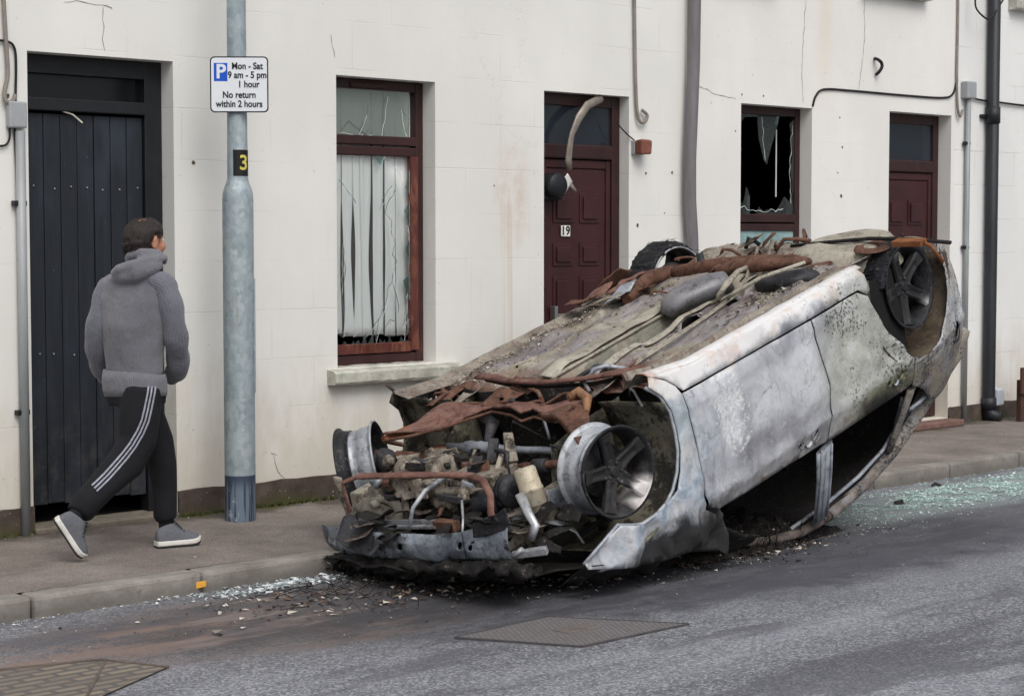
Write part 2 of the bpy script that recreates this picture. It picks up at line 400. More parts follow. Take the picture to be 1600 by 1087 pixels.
def rect_frame(m, x0, x1, z0, z1, y, wd, dp, bev=.006):
    """four rails butted inside x0..x1, z0..z1, front face at y"""
    m.box(x0, x0+wd, y, y+dp, z0, z1, bevel=bev); m.box(x1-wd, x1, y, y+dp, z0, z1, bevel=bev)
    m.box(x0+wd, x1-wd, y+.002, y+dp, z1-wd, z1, bevel=bev); m.box(x0+wd, x1-wd, y+.002, y+dp, z0, z0+wd, bevel=bev)
def sill(t, x0, x1, z0, z1, y0, name='sill', seed=1):
    m = MB(); n = 18; s = [(x0+(x1-x0)*i/n) for i in range(n+1)]; rings = []
    for x in s:
        rings.append([m.bm.verts.new(V(x, y, z)+noise.noise_vector(V(x*14, y*30, z*30+seed))*.007) for y, z in ((y0-.001, z0), (y0-.075, z0+.004), (y0-.085, z0+.02), (y0-.083, z1-.02), (y0-.07, z1-.006), (y0+.12, z1+.012))])
    for A, B in zip(rings, rings[1:]):
        for i in range(5): m.bm.faces.new((A[i], A[i+1], B[i+1], B[i]))
    m.bm.faces.new(rings[0]); m.bm.faces.new(rings[-1][::-1])
    return m.build(name, M_sill, t)
def jag(x0, x1, z, amp, rr, n):
    return [(x0+(x1-x0)*i/n, z+rr.uniform(0, amp)*(.35+.65*(i % 2))) for i in range(n+1)]

# window with white blinds, beside the lamp post
def window_blinds(t):
    x0, x1, z0, z1 = W1; y = .115
    m = MB(); rect_frame(m, x0+.002, x1-.002, z0+.004, z1-.003, y, .062, .06)
    m.box(x0+.064, x1-.064, y-.004, y+.06, 2.165, 2.222, bevel=.006); m.box(x0+.064, x1-.064, y-.002, y+.06, 2.098, 2.155, bevel=.006)
    m.box(x0+.2, x1-.32, y-.012, y-.001, 2.515, 2.545, bevel=.004)          # trickle vent
    w = m.build('window', M_brown, t)
    m = MB(); m.box(x1-.112, x1-.05, y-.009, y+.03, .87, 2.10, bevel=.005); m.box(x0+.06, x1-.113, y-.009, y+.03, .862, .925, bevel=.005)
    m.build('sash', M_brownw, w)
    m = MB(); m.box(x0+.062, x1-.114, y+.006, y+.02, 2.222, 2.508); m.build('top_pane', M_haze, w)
    # main pane, broken away in places along the bottom and right edges
    rr = random.Random(5); a, b = x0+.065, x1-.115
    m = MB(); out = jag(a, b, .955, .05, rr, 15) + [(b-.02, 1.2), (b, 1.25), (b, 1.62), (b-.05, 1.72), (b-.03, 1.86), (b-.07, 2.0), (b-.16, 2.06), (b-.2, 2.095), (a, 2.095)]
    m.prism(out, WY(y+.012), .006); m.build('pane', M_glass, w)
    m = MB(); hole = []
    for i in range(11):
        x = a+(b-a)*(i+rr.uniform(.1, .9))/11; h = rr.uniform(.02, .06); wd = rr.uniform(.012, .03)
        m = MB(); m.prism([(x-wd, .92), (x+wd, .92), (x+rr.uniform(-.02, .02), .92+h)], WY(y+.004), .005); m.build('glass_shard', M_shard, w)
    for zc in (1.28, 1.5, 1.75, 1.95):
        m = MB(); m.prism([(b+.002, zc-.09), (b+.002, zc+.07), (b-rr.uniform(.03, .06), zc+rr.uniform(-.05, .05))], WY(y+.004), .005); m.build('glass_shard', M_shard, w)
    m = MB(); m.prism([(a+.33, 2.098), (a+.42, 2.098), (a+.385, 2.035)], WY(y+.002), .005); m.build('glass_shard', M_shard, w)
    P = [[(1.233, 1.946), (1.308, 1.869), (1.369, 1.806)], [(1.655, 1.915), (1.581, 1.825), (1.559, 1.761)], [(1.686, 1.883), (1.622, 1.801), (1.601, 1.745), (1.653, 1.693), (1.658, 1.612), (1.674, 1.551), (1.658, 1.479), (1.695, 1.438), (1.663, 1.369), (1.657, 1.309), (1.683, 1.26), (1.704, 1.186), (1.714, 1.112)], [(1.657, 1.309), (1.625, 1.281), (1.593, 1.148), (1.545, 1.069), (1.518, 0.928)], [(1.598, 1.019), (1.64, 1.066), (1.677, 1.061)], [(1.472, 0.991), (1.514, 1.05), (1.545, 1.069)], [(1.786, 1.673), (1.845, 1.551), (1.801, 1.429), (1.828, 1.306), (1.774, 1.184), (1.8, 1.02), (1.746, 0.92)], [(1.827, 1.101), (1.757, 1.062), (1.735, 1.022)], [(1.256, 1.553), (1.28, 1.394), (1.243, 1.236), (1.268, 1.077)], [(1.387, 2.227), (1.428, 2.307), (1.449, 2.348), (1.464, 2.408)], [(1.489, 2.23), (1.469, 2.269), (1.438, 2.221)], [(1.567, 2.225), (1.584, 2.394), (1.61, 2.475)], [(1.235, 2.241), (1.311, 2.303), (1.438, 2.221)], [(1.725, 2.4), (1.805, 2.323), (1.762, 2.232)]]
    m = MB()
    for i, ln in enumerate(P):
        m.ribbon([(x, y+.0105 if z < 2.1 else y+.004, z) for x, z in ln], .0042 if i % 2 else .0055, (0, -1, 0), .006, i)
    m.build('cracks', M_crackline, w)
    m = MB()
    for i, ln in enumerate(P): m.ribbon([(x+.006, y+.0095 if z < 2.1 else y+.003, z-.004) for x, z in ln[::2]] if len(ln) > 2 else [(x, y+.0095, z) for x, z in ln], .003, (0, -1, 0), .006, i+40)
    m.build('crack_glints', M_cracklight, w)
    # vertical blind: hanging fabric slats, some twisted open
    rr = random.Random(11); xs = [1.13, 1.235, 1.33, 1.42, 1.475, 1.575, 1.675, 1.765, 1.855]; wd = .093
    for i, x in enumerate(xs):
        m = MB(); n = 26; prev = None; ph = rr.uniform(0, 6); tw0 = rr.uniform(.03, .12); amp = (.012 if i in (1, 2, 4) else .003)
        zb = .965 + rr.uniform(0, .012) + (.02 if i < 2 else 0)
        for k in range(n+1):
            f = k/n; z = 2.53-(2.53-zb)*f; g = max(0, f-.35)/.65
            pin = math.sin(math.pi*min(1, max(0, (f-.45)/.55)))
            hw = wd/2*(1-(.36 if i in (1, 2, 3, 4) else .04)*pin+.07*math.sin(f*11+ph)*g+.05*math.sin(f*23+ph*2)*g)
            a = tw0+(.3 if i in (1, 2) else .1)*g*math.sin(f*3+ph); cx = x+amp*math.sin(f*7+ph)*g
            row = []
            for q in (-1, -.5, 0, .5, 1): row.append(m.bm.verts.new((cx+hw*q*math.cos(a), y+.052+.8*hw*q*math.sin(a)+.009*(1-q*q), z)))
            if prev:
                for j in range(4): m.bm.faces.new((prev[j], prev[j+1], row[j+1], row[j])).smooth = True
            prev = row
        m.build('blind_slat', M_blind, w, solid=.0015)
    m = MB(); m.box(x0+.01, x1-.01, y+.08, y+.13, 2.532, 2.562); m.build('blind_rail', M_silv, w)
    sill(t, 1.03, 2.10, .69, .785, 0)
window_blinds(HA)

# broken dark window behind the car
def window_dark(t):
    x0, x1, z0, z1 = W2; y = .105; rr = random.Random(2)
    m = MB(); rect_frame(m, x0+.002, x1-.002, z0+.004, z1-.003, y, .06, .06)
    m.box(x0+.062, x1-.062, y-.003, y+.06, 1.70, 1.765, bevel=.006); m.box(x0+.062, x1-.062, y-.001, y+.06, 1.635, 1.69, bevel=.006)
    w = m.build('window', M_brown, t)
    m = MB(); a, b = x0+.06, x1-.06
    def shard(*p):
        g = MB(); g.prism(list(p), WY(y+.012), .005); g.build('glass_shard', M_shard, w)
    shard((a, 2.52), (a+.02, 2.43), (a+.05, 2.48), (a+.09, 2.45), (a+.13, 2.49), (a+.3, 2.50), (b, 2.52))
    shard((a+.28, 2.52), (a+.30, 2.34), (a+.36, 2.18), (a+.40, 2.14), (a+.46, 2.30), (a+.53, 2.45), (a+.55, 2.52))
    shard((b, 2.5), (b-.06, 2.46), (b-.03, 2.35), (b-.02, 2.2), (b-.05, 2.1), (b-.015, 2.0), (b-.03, 1.9), (b, 1.8))
    shard((a, 1.765), (a, 1.86), (a+.04, 1.83), (a+.07, 1.88), (a+.12, 1.83), (a+.16, 1.97), (a+.2, 1.9), (a+.2, 1.765))
    shard((a+.28, 1.765), (a+.31, 1.82), (a+.36, 1.785), (a+.42, 1.80), (a+.5, 1.775), (a+.56, 1.83), (a+.62, 1.90), (a+.68, 1.86), (b, 1.95), (b, 1.765))
    m = MB(); rl = [(a+.33, 2.50), (a+.36, 2.3), (a+.38, 2.17)]
    m.ribbon([(p[0], y+.01, p[1]) for p in rl], .004, (0, -1, 0), .01, 3); m.ribbon([(b-.03, y+.01, 2.45), (b-.055, y+.01, 2.1), (b-.03, y+.01, 1.85)], .004, (0, -1, 0), .012, 4)
    m.ribbon([(a+.02, y+.01, 1.79), (a+.1, y+.01, 1.82), (a+.3, y+.01, 1.78), (a+.6, y+.01, 1.80)], .004, (0, -1, 0), .012, 5)
    m.build('crack_glints', M_cracklight, w)
    m = MB(); m.box(b-.112, b-.105, y+.10, y+.107, 1.9, 2.42); m.build('curtain_cord', M_blind, w)
    k = Mat('frosted_green_glass', .25); k.col(k.ramp(k.noise(7, 5, .6), [(.3, c(120, 146, 148)), (.7, c(156, 184, 184))]))
    m = MB(); m.prism([(a, 1.635), (b, 1.635), (b, 1.06), (b-.28, 1.06), (a+.42, 1.3), (a+.33, 1.36), (a+.3, 1.41), (a+.24, 1.40), (a+.18, 1.45), (a+.10, 1.43), (a+.04, 1.50), (a, 1.49)], WY(y+.014), .006); m.build('lower_pane', k.m, w)
    sill(t, 4.85, 5.87, .9, .99, -.006, seed=5)
window_dark(HB)

# upper windows, mostly above the picture
for t, (x0, x1, z0, z1), y0 in ((HA, UP[0], 0), (HB, UP[1], -.006), (HB, UP[2], -.006), (HC, UP[3], .004)):
    m = MB(); rect_frame(m, x0+.002, x1-.002, z0+.002, z1-.002, y0+.11, .06, .06); w = m.build('window', M_brown, t)
    m = MB(); m.box(x0+.062, x1-.062, y0+.13, y0+.14, z0+.062, z1-.062); m.build('pane', M_fan, w)
    sill(t, x0-.07, x1+.07, z0-.105, z0-.004, y0, seed=x0)

# panelled doors
def door(t, O, y, num=None, step=False):
    x0, x1, z0, z1 = O
    m = MB(); rect_frame(m, x0+.003, x1-.003, z0+.01, z1-.003, y, .078, .07)
    m.box(x0+.081, x1-.081, y-.006, y+.07, 2.125, 2.225, bevel=.012); fr = m.build('door_frame', M_brown, t)
    m = MB(); m.box(x1-.125, x1-.082, y+.012, y+.05, .1, 2.122, bevel=.008); m.box(x0+.082, x0+.125, y+.012, y+.05, .1, 2.122, bevel=.008)
    m.box(x0+.126, x1-.126, y+.014, y+.05, 2.06, 2.12, bevel=.008); m.build('door_stop', M_door, fr)
    m = MB(); m.box(x0+.081, x1-.081, y+.02, y+.03, 2.226, z1-.082); m.build('fanlight', M_fan, fr)
    a, b = x0+.127, x1-.127; m = MB(); m.box(a, b, y+.024, y+.068, .11, 2.058, bevel=.004)
    W = b-a; pw = W*.335
    for px in (a+W*.11, b-W*.11-pw):
        for zc, hh in ((1.775, .20), (1.05, .74), (.42, .4)) if False else ((1.79, .21), (1.47, .16), (.80, .74) if False else (1.02, .6), (.42, .36)):
            for inset, yo in ((0, .0), (.028, -.012)):
                m.box(px+inset, px+pw-inset, y+.016+yo, y+.0235+yo+(.004 if inset else 0), zc-hh/2+inset, zc+hh/2-inset, bevel=.005)
    d = m.build('door', M_door, t)
    hz = 1.06
    m = MB(); m.obox((a+.045, y-.03, hz), (a+.16, y-.03, hz), .014, .016); m.box(a+.03, a+.06, y-.035, y+.016, hz-.06, hz+.06, bevel=.004); m.build('handle', M_silv, d)
    if step:
        m = MB(); m.box(x0-.02, x1+.03, -.16, y+.02, .0, .055, bevel=.012); m.build('doorstep', M_pave_step, t)
    else:
        m = MB(); m.box(x0+.002, x1-.002, -.02, y+.02, .0, .05, bevel=.01); m.build('doorstep', M_sill, t)
    return d
d19 = door(HA, D1, .085)
door(HB, D2, .115, step=True)
# number plate 19
p = (3.185, 0.095, 1.631)
m = MB(); m.box(p[0]-.045, p[0]+.045, .094, .099, p[2]-.038, p[2]+.038, bevel=.003); pl = m.build('number_plate', simple('plate_white', c(215, 214, 208), .5, bump=0), d19)
for dx, ch in ((-.024, '1'), (.02, '9')):
    writing('digit', ch, .082, M_black, Matrix.Translation((p[0]+dx, .0932, p[2])) @ Matrix.Rotation(R(90), 4, 'X'), d19, bold=.002)

# black plank gate
def gate(t):
    x0, x1, z0, z1 = GATE; y = .12
    m = MB(); m.box(x0+.002, x0+.06, y-.005, y+.08, .01, z1-.003, bevel=.004); m.box(x1-.115, x1-.002, y-.005, y+.08, .01, z1-.003, bevel=.004)
    m.box(x0+.061, x1-.116, y-.003, y+.08, z1-.10, z1-.003); m.box(x0+.061, x1-.116, y-.02, y+.08, 2.275, 2.345, bevel=.006)
    fr = m.build('gate_frame', M_black, t)
    m = MB(); m.box(x0+.061, x1-.116, y+.045, y+.055, 2.346, z1-.101); m.build('fanlight', pane_mat('near_black_glass', c(24, 24, 26), .85, .2), fr)  # almost opaque, nearly black pane
    m = MB(); rr = random.Random(4); n = 7; a, b = x0+.063, x1-.118; m_w = (b-a)/n
    for i in range(n):
        dz = rr.uniform(-.012, .012); m.box(a+i*m_w+.002, a+(i+1)*m_w-.002, y+.015+rr.uniform(0, .006), y+.05, .135+dz, 2.262, bevel=.004)
    g = m.build('plank_gate', M_gate, t)
    m = MB()
    for i in range(n):
        for zz in (1.86, .95): m.ball((a+(i+.5)*m_w+rr.uniform(-.02, .02), y+.014, zz+rr.uniform(-.01, .01)), .006, 8)
    m.build('nail', M_silv, g)
    m = MB(); m.ribbon([(-0.696, 0.11, 2.276), (-0.633, 0.11, 2.261), (-0.573, 0.11, 2.218)], .008, (0, -1, 0)); m.build('splinter', simple('pale_wood', c(200, 196, 180)), g)
    m = MB(); m.box(x0+.002, x1-.002, -.03, .2, -.02, .03, bevel=.01); m.jitter(.01, 9); m.build('threshold', simple('dirty_concrete', c(120, 112, 100), .9, 0, .35, 12, .6), t)
gate(HA)

# ------------------------------------------------------------------ ground
def road_mat():
    k = Mat('asphalt', .8, 0, .35); n = k.noise(1.2, 6, .6); f = k.noise(160, 3, .6)
    col = k.ramp(k.noise(.9, 5, .6, k.sc((.35, 1.6, 1), rot=(0, 0, .12)), dist=.6), [(.28, c(88, 89, 95)), (.48, c(116, 118, 124)), (.72, c(146, 148, 154))])
    st = k.voro(105, out='Color'); st = k.node('ShaderNodeSeparateColor', {0: st}).outputs[0]
    col = k.mix(k.rng(st, .5, 1, 0, .7), col, c(176, 176, 178)); col = k.mix(k.rng(st, .35, 0, 0, .5), col, c(52, 53, 56))
    # scorched and rusty ground round the car's front
    b1 = k.blob((-0.782, -2.342, -0.1), (1.5, .62, 1), .45, .35, 2.5); col = k.mix(k.mul(b1, .85), col, c(66, 60, 60))
    b2 = k.blob((-2.042, -2.276, -0.1), (1.0, .34, 1), .5, .35, 3)
    b3 = k.blob((-1.013, -2.812, -0.1), (.8, .16, 1), .6, .35, 4)
    rs = k.m2('MAXIMUM', b2, b3)
    rn = k.rng(k.noise(3.2, 6, .7, k.sc((.6, 1.6, 1), loc=(1, 4, 0))), .42, .58)
    col = k.mix(k.mul(rs, rn, .75), col, c(132, 113, 103))
    col = k.mix(k.mul(rs, k.rng(k.noise(70, 4, .7), .56, .64), .6), col, c(138, 98, 80))
    ps = k.mul(b1, k.rng(k.noise(2.6, 4, .6, k.sc((.5, 2, 1), loc=(8, 3, 0))), .56, .62)); col = k.mix(k.mul(ps, .7), col, c(128, 116, 110))
    # dark strip scorched alongside the car
    b4 = k.blob((1.507, -2.865, -0.1), (2.7, .68, 1), .30, .9, 3.2); col = k.mix(k.mul(b4, k.rng(k.noise(5, 7, .7, k.sc((.5, 1.4, 1))), .35, .6, .5, 1), .9), col, c(52, 51, 54))
    b5 = k.blob((2.609, -2.745, -0.1), (3.0, 1.0, 1), .4, .8, 1.6); col = k.mix(k.mul(b5, .6), col, c(76, 77, 84))
    col = k.mix(k.rng(k.noise(1.6, 6, .65, k.sc((.25, 1.3, 1), loc=(2, 9, 0))), .52, .6, 0, .6), col, c(82, 82, 88))
    gd = k.blob((4.766, -2.194, -0.1), (2.6, .36, 1), .5, .3, 3); col = k.mix(k.mul(gd, .38), col, c(166, 182, 178))
    col = k.mix(k.rng(k.noise(33, 3, .6), .7, .75, 0, .55), col, c(176, 174, 170))
    k.col(col); k.rough(k.rng(n, .3, .7, .6, .9)); k.bump(k.m2('ADD', st, k.noise(40, 4, .6)), .5, .006); return k.m
def pave_mat():
    k = Mat('pavement_asphalt', .9); f = k.noise(2, 6, .65)
    col = k.ramp(f, [(.3, c(96, 88, 83)), (.5, c(122, 113, 107)), (.72, c(142, 134, 128))])
    st = k.node('ShaderNodeSeparateColor', {0: k.voro(190, out='Color')}).outputs[0]
    col = k.mix(k.rng(st, .6, 1, 0, .4), col, c(170, 160, 150)); col = k.mix(k.rng(st, .3, 0, 0, .5), col, c(66, 60, 58))
    y = k.m2('ADD', k.axis(1), k.rng(k.noise(3, 5, .65), .3, .7, -.12, .12))
    col = k.mix(k.mul(k.rng(y, -.28, -.05), .75), col, c(70, 62, 54))
    col = k.mix(k.mul(k.rng(y, -.2, -.02), k.rng(k.noise(5, 5, .7), .5, .62)), col, c(82, 84, 44))
    col = k.mix(k.rng(k.noise(1.4, 5, .6, k.sc((1, 2.2, 1), loc=(4, 2, 0))), .58, .7, 0, .5), col, c(84, 77, 74))
    col = k.mix(k.rng(k.noise(24, 2, .5), .74, .78, 0, .7), col, c(190, 185, 176))
    k.col(col); k.bump(k.m2('ADD', st, k.noise(30, 4, .6)), .5, .006); return k.m
def kerb_mat():
    k = Mat('kerb_concrete', .9); f = k.noise(4, 6, .7)
    col = k.ramp(f, [(.3, c(110, 105, 98)), (.55, c(138, 133, 126)), (.75, c(162, 157, 149))])
    col = k.mix(k.rng(k.axis(2), -.02, -.085, 0, .6), col, c(96, 92, 86))
    col = k.mix(k.rng(k.noise(11, 6, .75), .58, .7, 0, .6), col, c(92, 88, 78))
    k.col(col); k.bump(k.noise(40, 6, .7), .6, .01); return k.m
M_road, M_pave, M_kerb = road_mat(), pave_mat(), kerb_mat()
def sheet_obj(name, x0, x1, y0, y1, z, mat, nx, ny, amp=.0, freq=.6):
    m = MB(); g = [[m.bm.verts.new((x0+(x1-x0)*i/nx, y0+(y1-y0)*j/ny, z+amp*noise.noise(V(i*.7*freq, j*.7*freq, z)))) for j in range(ny+1)] for i in range(nx+1)]
    for i in range(nx):
        for j in range(ny): m.bm.faces.new((g[i][j], g[i+1][j], g[i+1][j+1], g[i][j+1]))
    return tag(m.build(name, mat, smooth=True), kind='structure')
sheet_obj('ground', -120, 140, -120, 140, -.35, simple('earth', c(96, 92, 86), .95), 4, 4)
KY = -1.62
sheet_obj('road', -40, 60, -40, KY+.05, -.1, M_road, 200, 80, .006)
sheet_obj('pavement', -40, 60, KY+.13, .06, 0, M_pave, 200, 6, .004)
m = MB(); rr = random.Random(8); x = -8.2
while x < 12:
    L = .9; dz = rr.uniform(-.006, .006); dy = rr.uniform(-.008, .008)
    if -1.6 > x+L > -1.75: pass
    vs = m.box(x+.004, x+L-.004, KY+dy, KY+.14+dy, -.3, .006+dz, bevel=.018); x += L
m.jitter(.004, 9); kb = tag(m.build('kerb', M_kerb), kind='structure')

# ------------------------------------------------------------------ lamp post and parking sign
def galv_mat():
    k = Mat('galvanised_steel', .55, .25, .4); v = k.node('ShaderNodeSeparateColor', {0: k.voro(42, k.sc((1, 1, .6)), out='Color')}).outputs[0]
    col = k.ramp(k.m2('ADD', k.m2('MULTIPLY', v, .22), k.m2('MULTIPLY', k.noise(7, 6, .65), .75)), [(.3, c(138, 152, 158)), (.55, c(164, 176, 180)), (.8, c(188, 197, 199))])
    z = k.axis(2); dr = k.noise(2, 3, .6, k.sc((26, 26, .8)))
    painted = k.m2('MAXIMUM', k.rng(z, .255, .262, 1, 0), 0.0)
    bl = k.mix(k.rng(dr, .44, .5), c(62, 72, 90), c(112, 126, 142))
    bl = k.mix(k.rng(z, .16, .255), bl, c(66, 76, 94))
    col = k.mix(painted, col, bl)
    col = k.mix(k.rng(k.noise(9, 5, .7), .62, .7, 0, .5), col, c(206, 212, 210))
    col = k.mix(k.mul(k.rng(k.noise(5, 5, .7, k.sc((3, 3, .4), loc=(3, 1, 1))), .6, .7), .4), col, c(150, 138, 110))
    k.col(col); k.bump(k.noise(30, 4, .6), .12, .004); return k.m
M_galv = galv_mat()
def lamp():
    X, Y = .125, -.36
    t = thing('street_lamp', (X, Y, 0), 'galvanised grey lamp post with dark tar-painted foot on the pavement', 'street lamp')
    m = MB(); m.lathe([(.0865, -.05), (.0865, .0), (.0865, 1.80), (.084, 1.835), (.074, 1.87), (.062, 1.90), (.0575, 1.92), (.0535, 2.6), (.0505, 4.2), (.05, 6.2)], (X, Y, 0), (0, 0, 1), 40)
    m.build('post', M_galv, t)
    fw = V(-_f.x, -_f.y, 0).normalized(); rt = V(fw.y, -fw.x, 0)*-1
    # long hinged access door on the right flank
    k = V(.95, -.32, 0).normalized(); m = MB()
    a = math.atan2(-.62, .78); q = V(X+.088*math.cos(a), Y+.088*math.sin(a), 0)
    m.obox(q+V(0, 0, .72), q+V(0, 0, 1.36), .05, .008, (math.cos(a), math.sin(a), 0), .002); m.build('access_door', M_galv, t)
    # lantern and arm, above the picture
    m = MB(); m.tube([(X, Y, 6.15), (X, Y-.3, 6.35), (X, Y-.9, 6.42)], .035, 12); m.build('arm', M_galv, t)
    m = MB(); m.box(X-.12, X+.12, Y-1.5, Y-.9, 6.36, 6.48, bevel=.03); m.build('lantern', M_galv, t)
    # wrapped number label, partly round the side
    a0, a1 = -2.61, -.62; r = .0575
    m = MB(); n = 14; rows = []
    for z in (1.93, 2.075): rows.append([m.bm.verts.new((X+(r+.0012)*math.cos(a0+(a1-a0)*i/n), Y+(r+.0012)*math.sin(a0+(a1-a0)*i/n), z)) for i in range(n+1)])
    for i in range(n): m.bm.faces.new((rows[0][i], rows[0][i+1], rows[1][i+1], rows[1][i])).smooth = True
    nl = m.build('number_label', simple('black_label', c(22, 22, 22), .5, 0, .2, bump=0), t)
    # the digit is bent round the post
    cu = bpy.data.curves.new('d', 'FONT'); cu.body = '3'; cu.size = .115; cu.align_x = 'CENTER'; cu.align_y = 'CENTER'; cu.extrude = 0; cu.offset = .002
    tt = bpy.data.objects.new('lettering_curve', cu); C.objects.link(tt); me = bpy.data.meshes.new_from_object(tt.evaluated_get(bpy.context.evaluated_depsgraph_get())); bpy.data.objects.remove(tt)
    bm = bmesh.new(); bm.from_mesh(me)
    for kx in range(-8, 9): bmesh.ops.bisect_plane(bm, geom=bm.verts[:]+bm.edges[:]+bm.faces[:], plane_co=(kx*.006, 0, 0), plane_no=(1, 0, 0))
    for v in bm.verts:
        ang = -1.56+v.co.x/r; v.co = V(X+(r+.003)*math.cos(ang), Y+(r+.003)*math.sin(ang), 2.0+v.co.y)
    bm.to_mesh(me); bm.free(); me.materials.clear(); me.materials.append(simple('yellow_digit', c(214, 200, 96), .5, bump=0)); me.name = 'digit'
    o = bpy.data.objects.new('digit', me); C.objects.link(o); o.parent = nl
    return X, Y
LX, LY = lamp()
def sign():
    t = thing('parking_sign', (LX, LY, 2.29), 'white parking restriction sign with blue P clamped to the lamp post', 'sign')
    # faces the road, a little turned from the wall
    rt = V(math.cos(R(-43)), math.sin(R(-43)), 0); n = V(rt.y, -rt.x, 0)
    o = V(LX, LY, 2.433)+n*.068+rt*.022
    M = Matrix(((rt.x, 0, n.x, o.x), (rt.y, 0, n.y, o.y), (0, 1, 0, o.z), (0, 0, 0, 1)))
    def rrect(w, h, r, k=7):
        return [(sx*(w/2-r)+r*math.cos(a), sy*(h/2-r)+r*math.sin(a)) for sx, sy, s0 in ((1, 1, 0), (-1, 1, 90), (-1, -1, 180), (1, -1, 270)) for a in [R(s0+90*i/k) for i in range(k+1)]]
    f = lambda u, v, d: M @ V(u, v, d)
    W_, H_ = .322, .308
    m = MB(); m.prism(rrect(W_, H_, .025), f, -.003); m.build('plate', M_black, t)
    wh = simple('reflective_white', c(226, 230, 234), .35, 0, .02, bump=0)
    m = MB(); m.prism(rrect(W_-.014, H_-.014, .02), lambda u, v, d: M @ V(u, v, d+.0004), .0006); m.build('face', wh, t)
    m = MB(); m.prism(rrect(.075, .10, .002), lambda u, v, d: M @ V(u-.102, v+.068, d+.0012), .0005); m.build('blue_panel', simple('sign_blue', c(22, 86, 196), .35, 0, .04, bump=0), t)
    MM = lambda u, v: M @ Matrix.Translation((u, v, .0024))
    writing('lettering', 'P', .108, wh, MM(-.101, .068), t, bold=.003)
    for s_, u, v in (('Mon - Sat', .045, .1), ('9 am - 5 pm', .045, .051), ('1 hour', .052, .0), ('No return', .0, -.058), ('within 2 hours', .0, -.108)):
        writing('lettering', s_, .051, M_black, MM(u, v), t, bold=.0012, squeeze=.86)
    m = MB()
    for dz in (.08, -.08):
        m.tube([V(LX, LY, 2.43+dz)+V(math.cos(a), math.sin(a), 0)*.060 for a in [2*math.pi*i/20 for i in range(20)]], (.003), 6, closed=True)
        m.obox(V(LX, LY, 2.43+dz)+n*.056, V(LX, LY, 2.43+dz)+n*.0645, .06, .02)
    m.build('clamp', M_silv, t)
sign()

# ------------------------------------------------------------------ road ironwork
def cover_mat(name, a, b, tile, sc_):
    k = Mat(name, .75, 0, .3); br = k.node('ShaderNodeTexBrick', {'Vector': k.sc(1), 'Color1': (*a[:3], 1), 'Color2': (*b[:3], 1), 'Mortar': c(96, 92, 90), 'Scale': sc_, 'Mortar Size': .07, 'Mortar Smooth': .2, 'Brick Width': tile[0], 'Row Height': tile[1]})
    col = k.mix(k.rng(k.noise(5, 5, .7), .4, .7, 0, .35), br.outputs[0], c(108, 102, 98)); k.col(col)
    k.bump(k.m2('SUBTRACT', 1.0, br.outputs['Fac']), .9, .01); return k.m
def iron_cover():
    P = [(-0.819, -3.223, -0.096), (-0.232, -3.18, -0.096), (0.106, -3.717, -0.096), (-0.562, -3.713, -0.096)]; ctr = V(0, 0, 0)
    for p in P: ctr += V(p)/4
    t = thing('manhole_cover', ctr, 'flat iron access cover with small raised squares set in the road', 'manhole cover')
    m = MB(); vs = [V(p) for p in P]
    for i in range(4):
        a, b = vs[i], vs[(i+1) % 4]; m.obox(a, b, .014, .010)
    m.build('frame', simple('dark_iron', c(74, 71, 71), .8, 0, .3), t)
    m = MB(); ins = [v.lerp(ctr, .03) for v in vs]; m.bm.faces.new([m.bm.verts.new(v+V(0, 0, .004)) for v in ins]); m.bm.faces.new([m.bm.verts.new(v+V(0, 0, -.02)) for v in ins][::-1])
    m.build('plate', cover_mat('checker_iron', c(118, 115, 116), c(130, 127, 128), (.55, .45), 20), t)
    m = MB(); q = ctr+V(.05, 0, .003); m.box(q.x-.1, q.x+.1, q.y-.045, q.y+.045, q.z, q.z+.005, bevel=.003); m.build('badge', simple('worn_iron', c(126, 118, 112), .5, .3), t)
    P = [V((-2.652, -2.395, -0.096)), V((-2.13, -2.566, -0.096)), V((-2.011, -2.853, -0.096)), V((-2.569, -3.15, -0.096)), V((-2.934, -2.932, -0.096))]
    ctr = sum(P, V(0, 0, 0))/5
    t = thing('gully_grate', ctr, 'worn yellowish iron grate with staggered bars in the reddish road stain', 'drain grate')
    m = MB(); m.bm.faces.new([m.bm.verts.new(p+V(0, 0, .002)) for p in P]); m.bm.faces.new([m.bm.verts.new(p+V(0, 0, -.02)) for p in P][::-1]); 
    m.build('plate', cover_mat('worn_grate_iron', c(140, 128, 112), c(116, 107, 97), (.9, .36), 6), t)
    m = MB(); m.obox(P[0], P[1], .025, .012); m.obox(P[1], P[2], .02, .01); m.obox(P[1].lerp(P[2], .05), P[3], .012, .012); m.build('frame', simple('rusty_iron', c(96, 84, 76), .8, 0, .4, 9), t)
iron_cover()

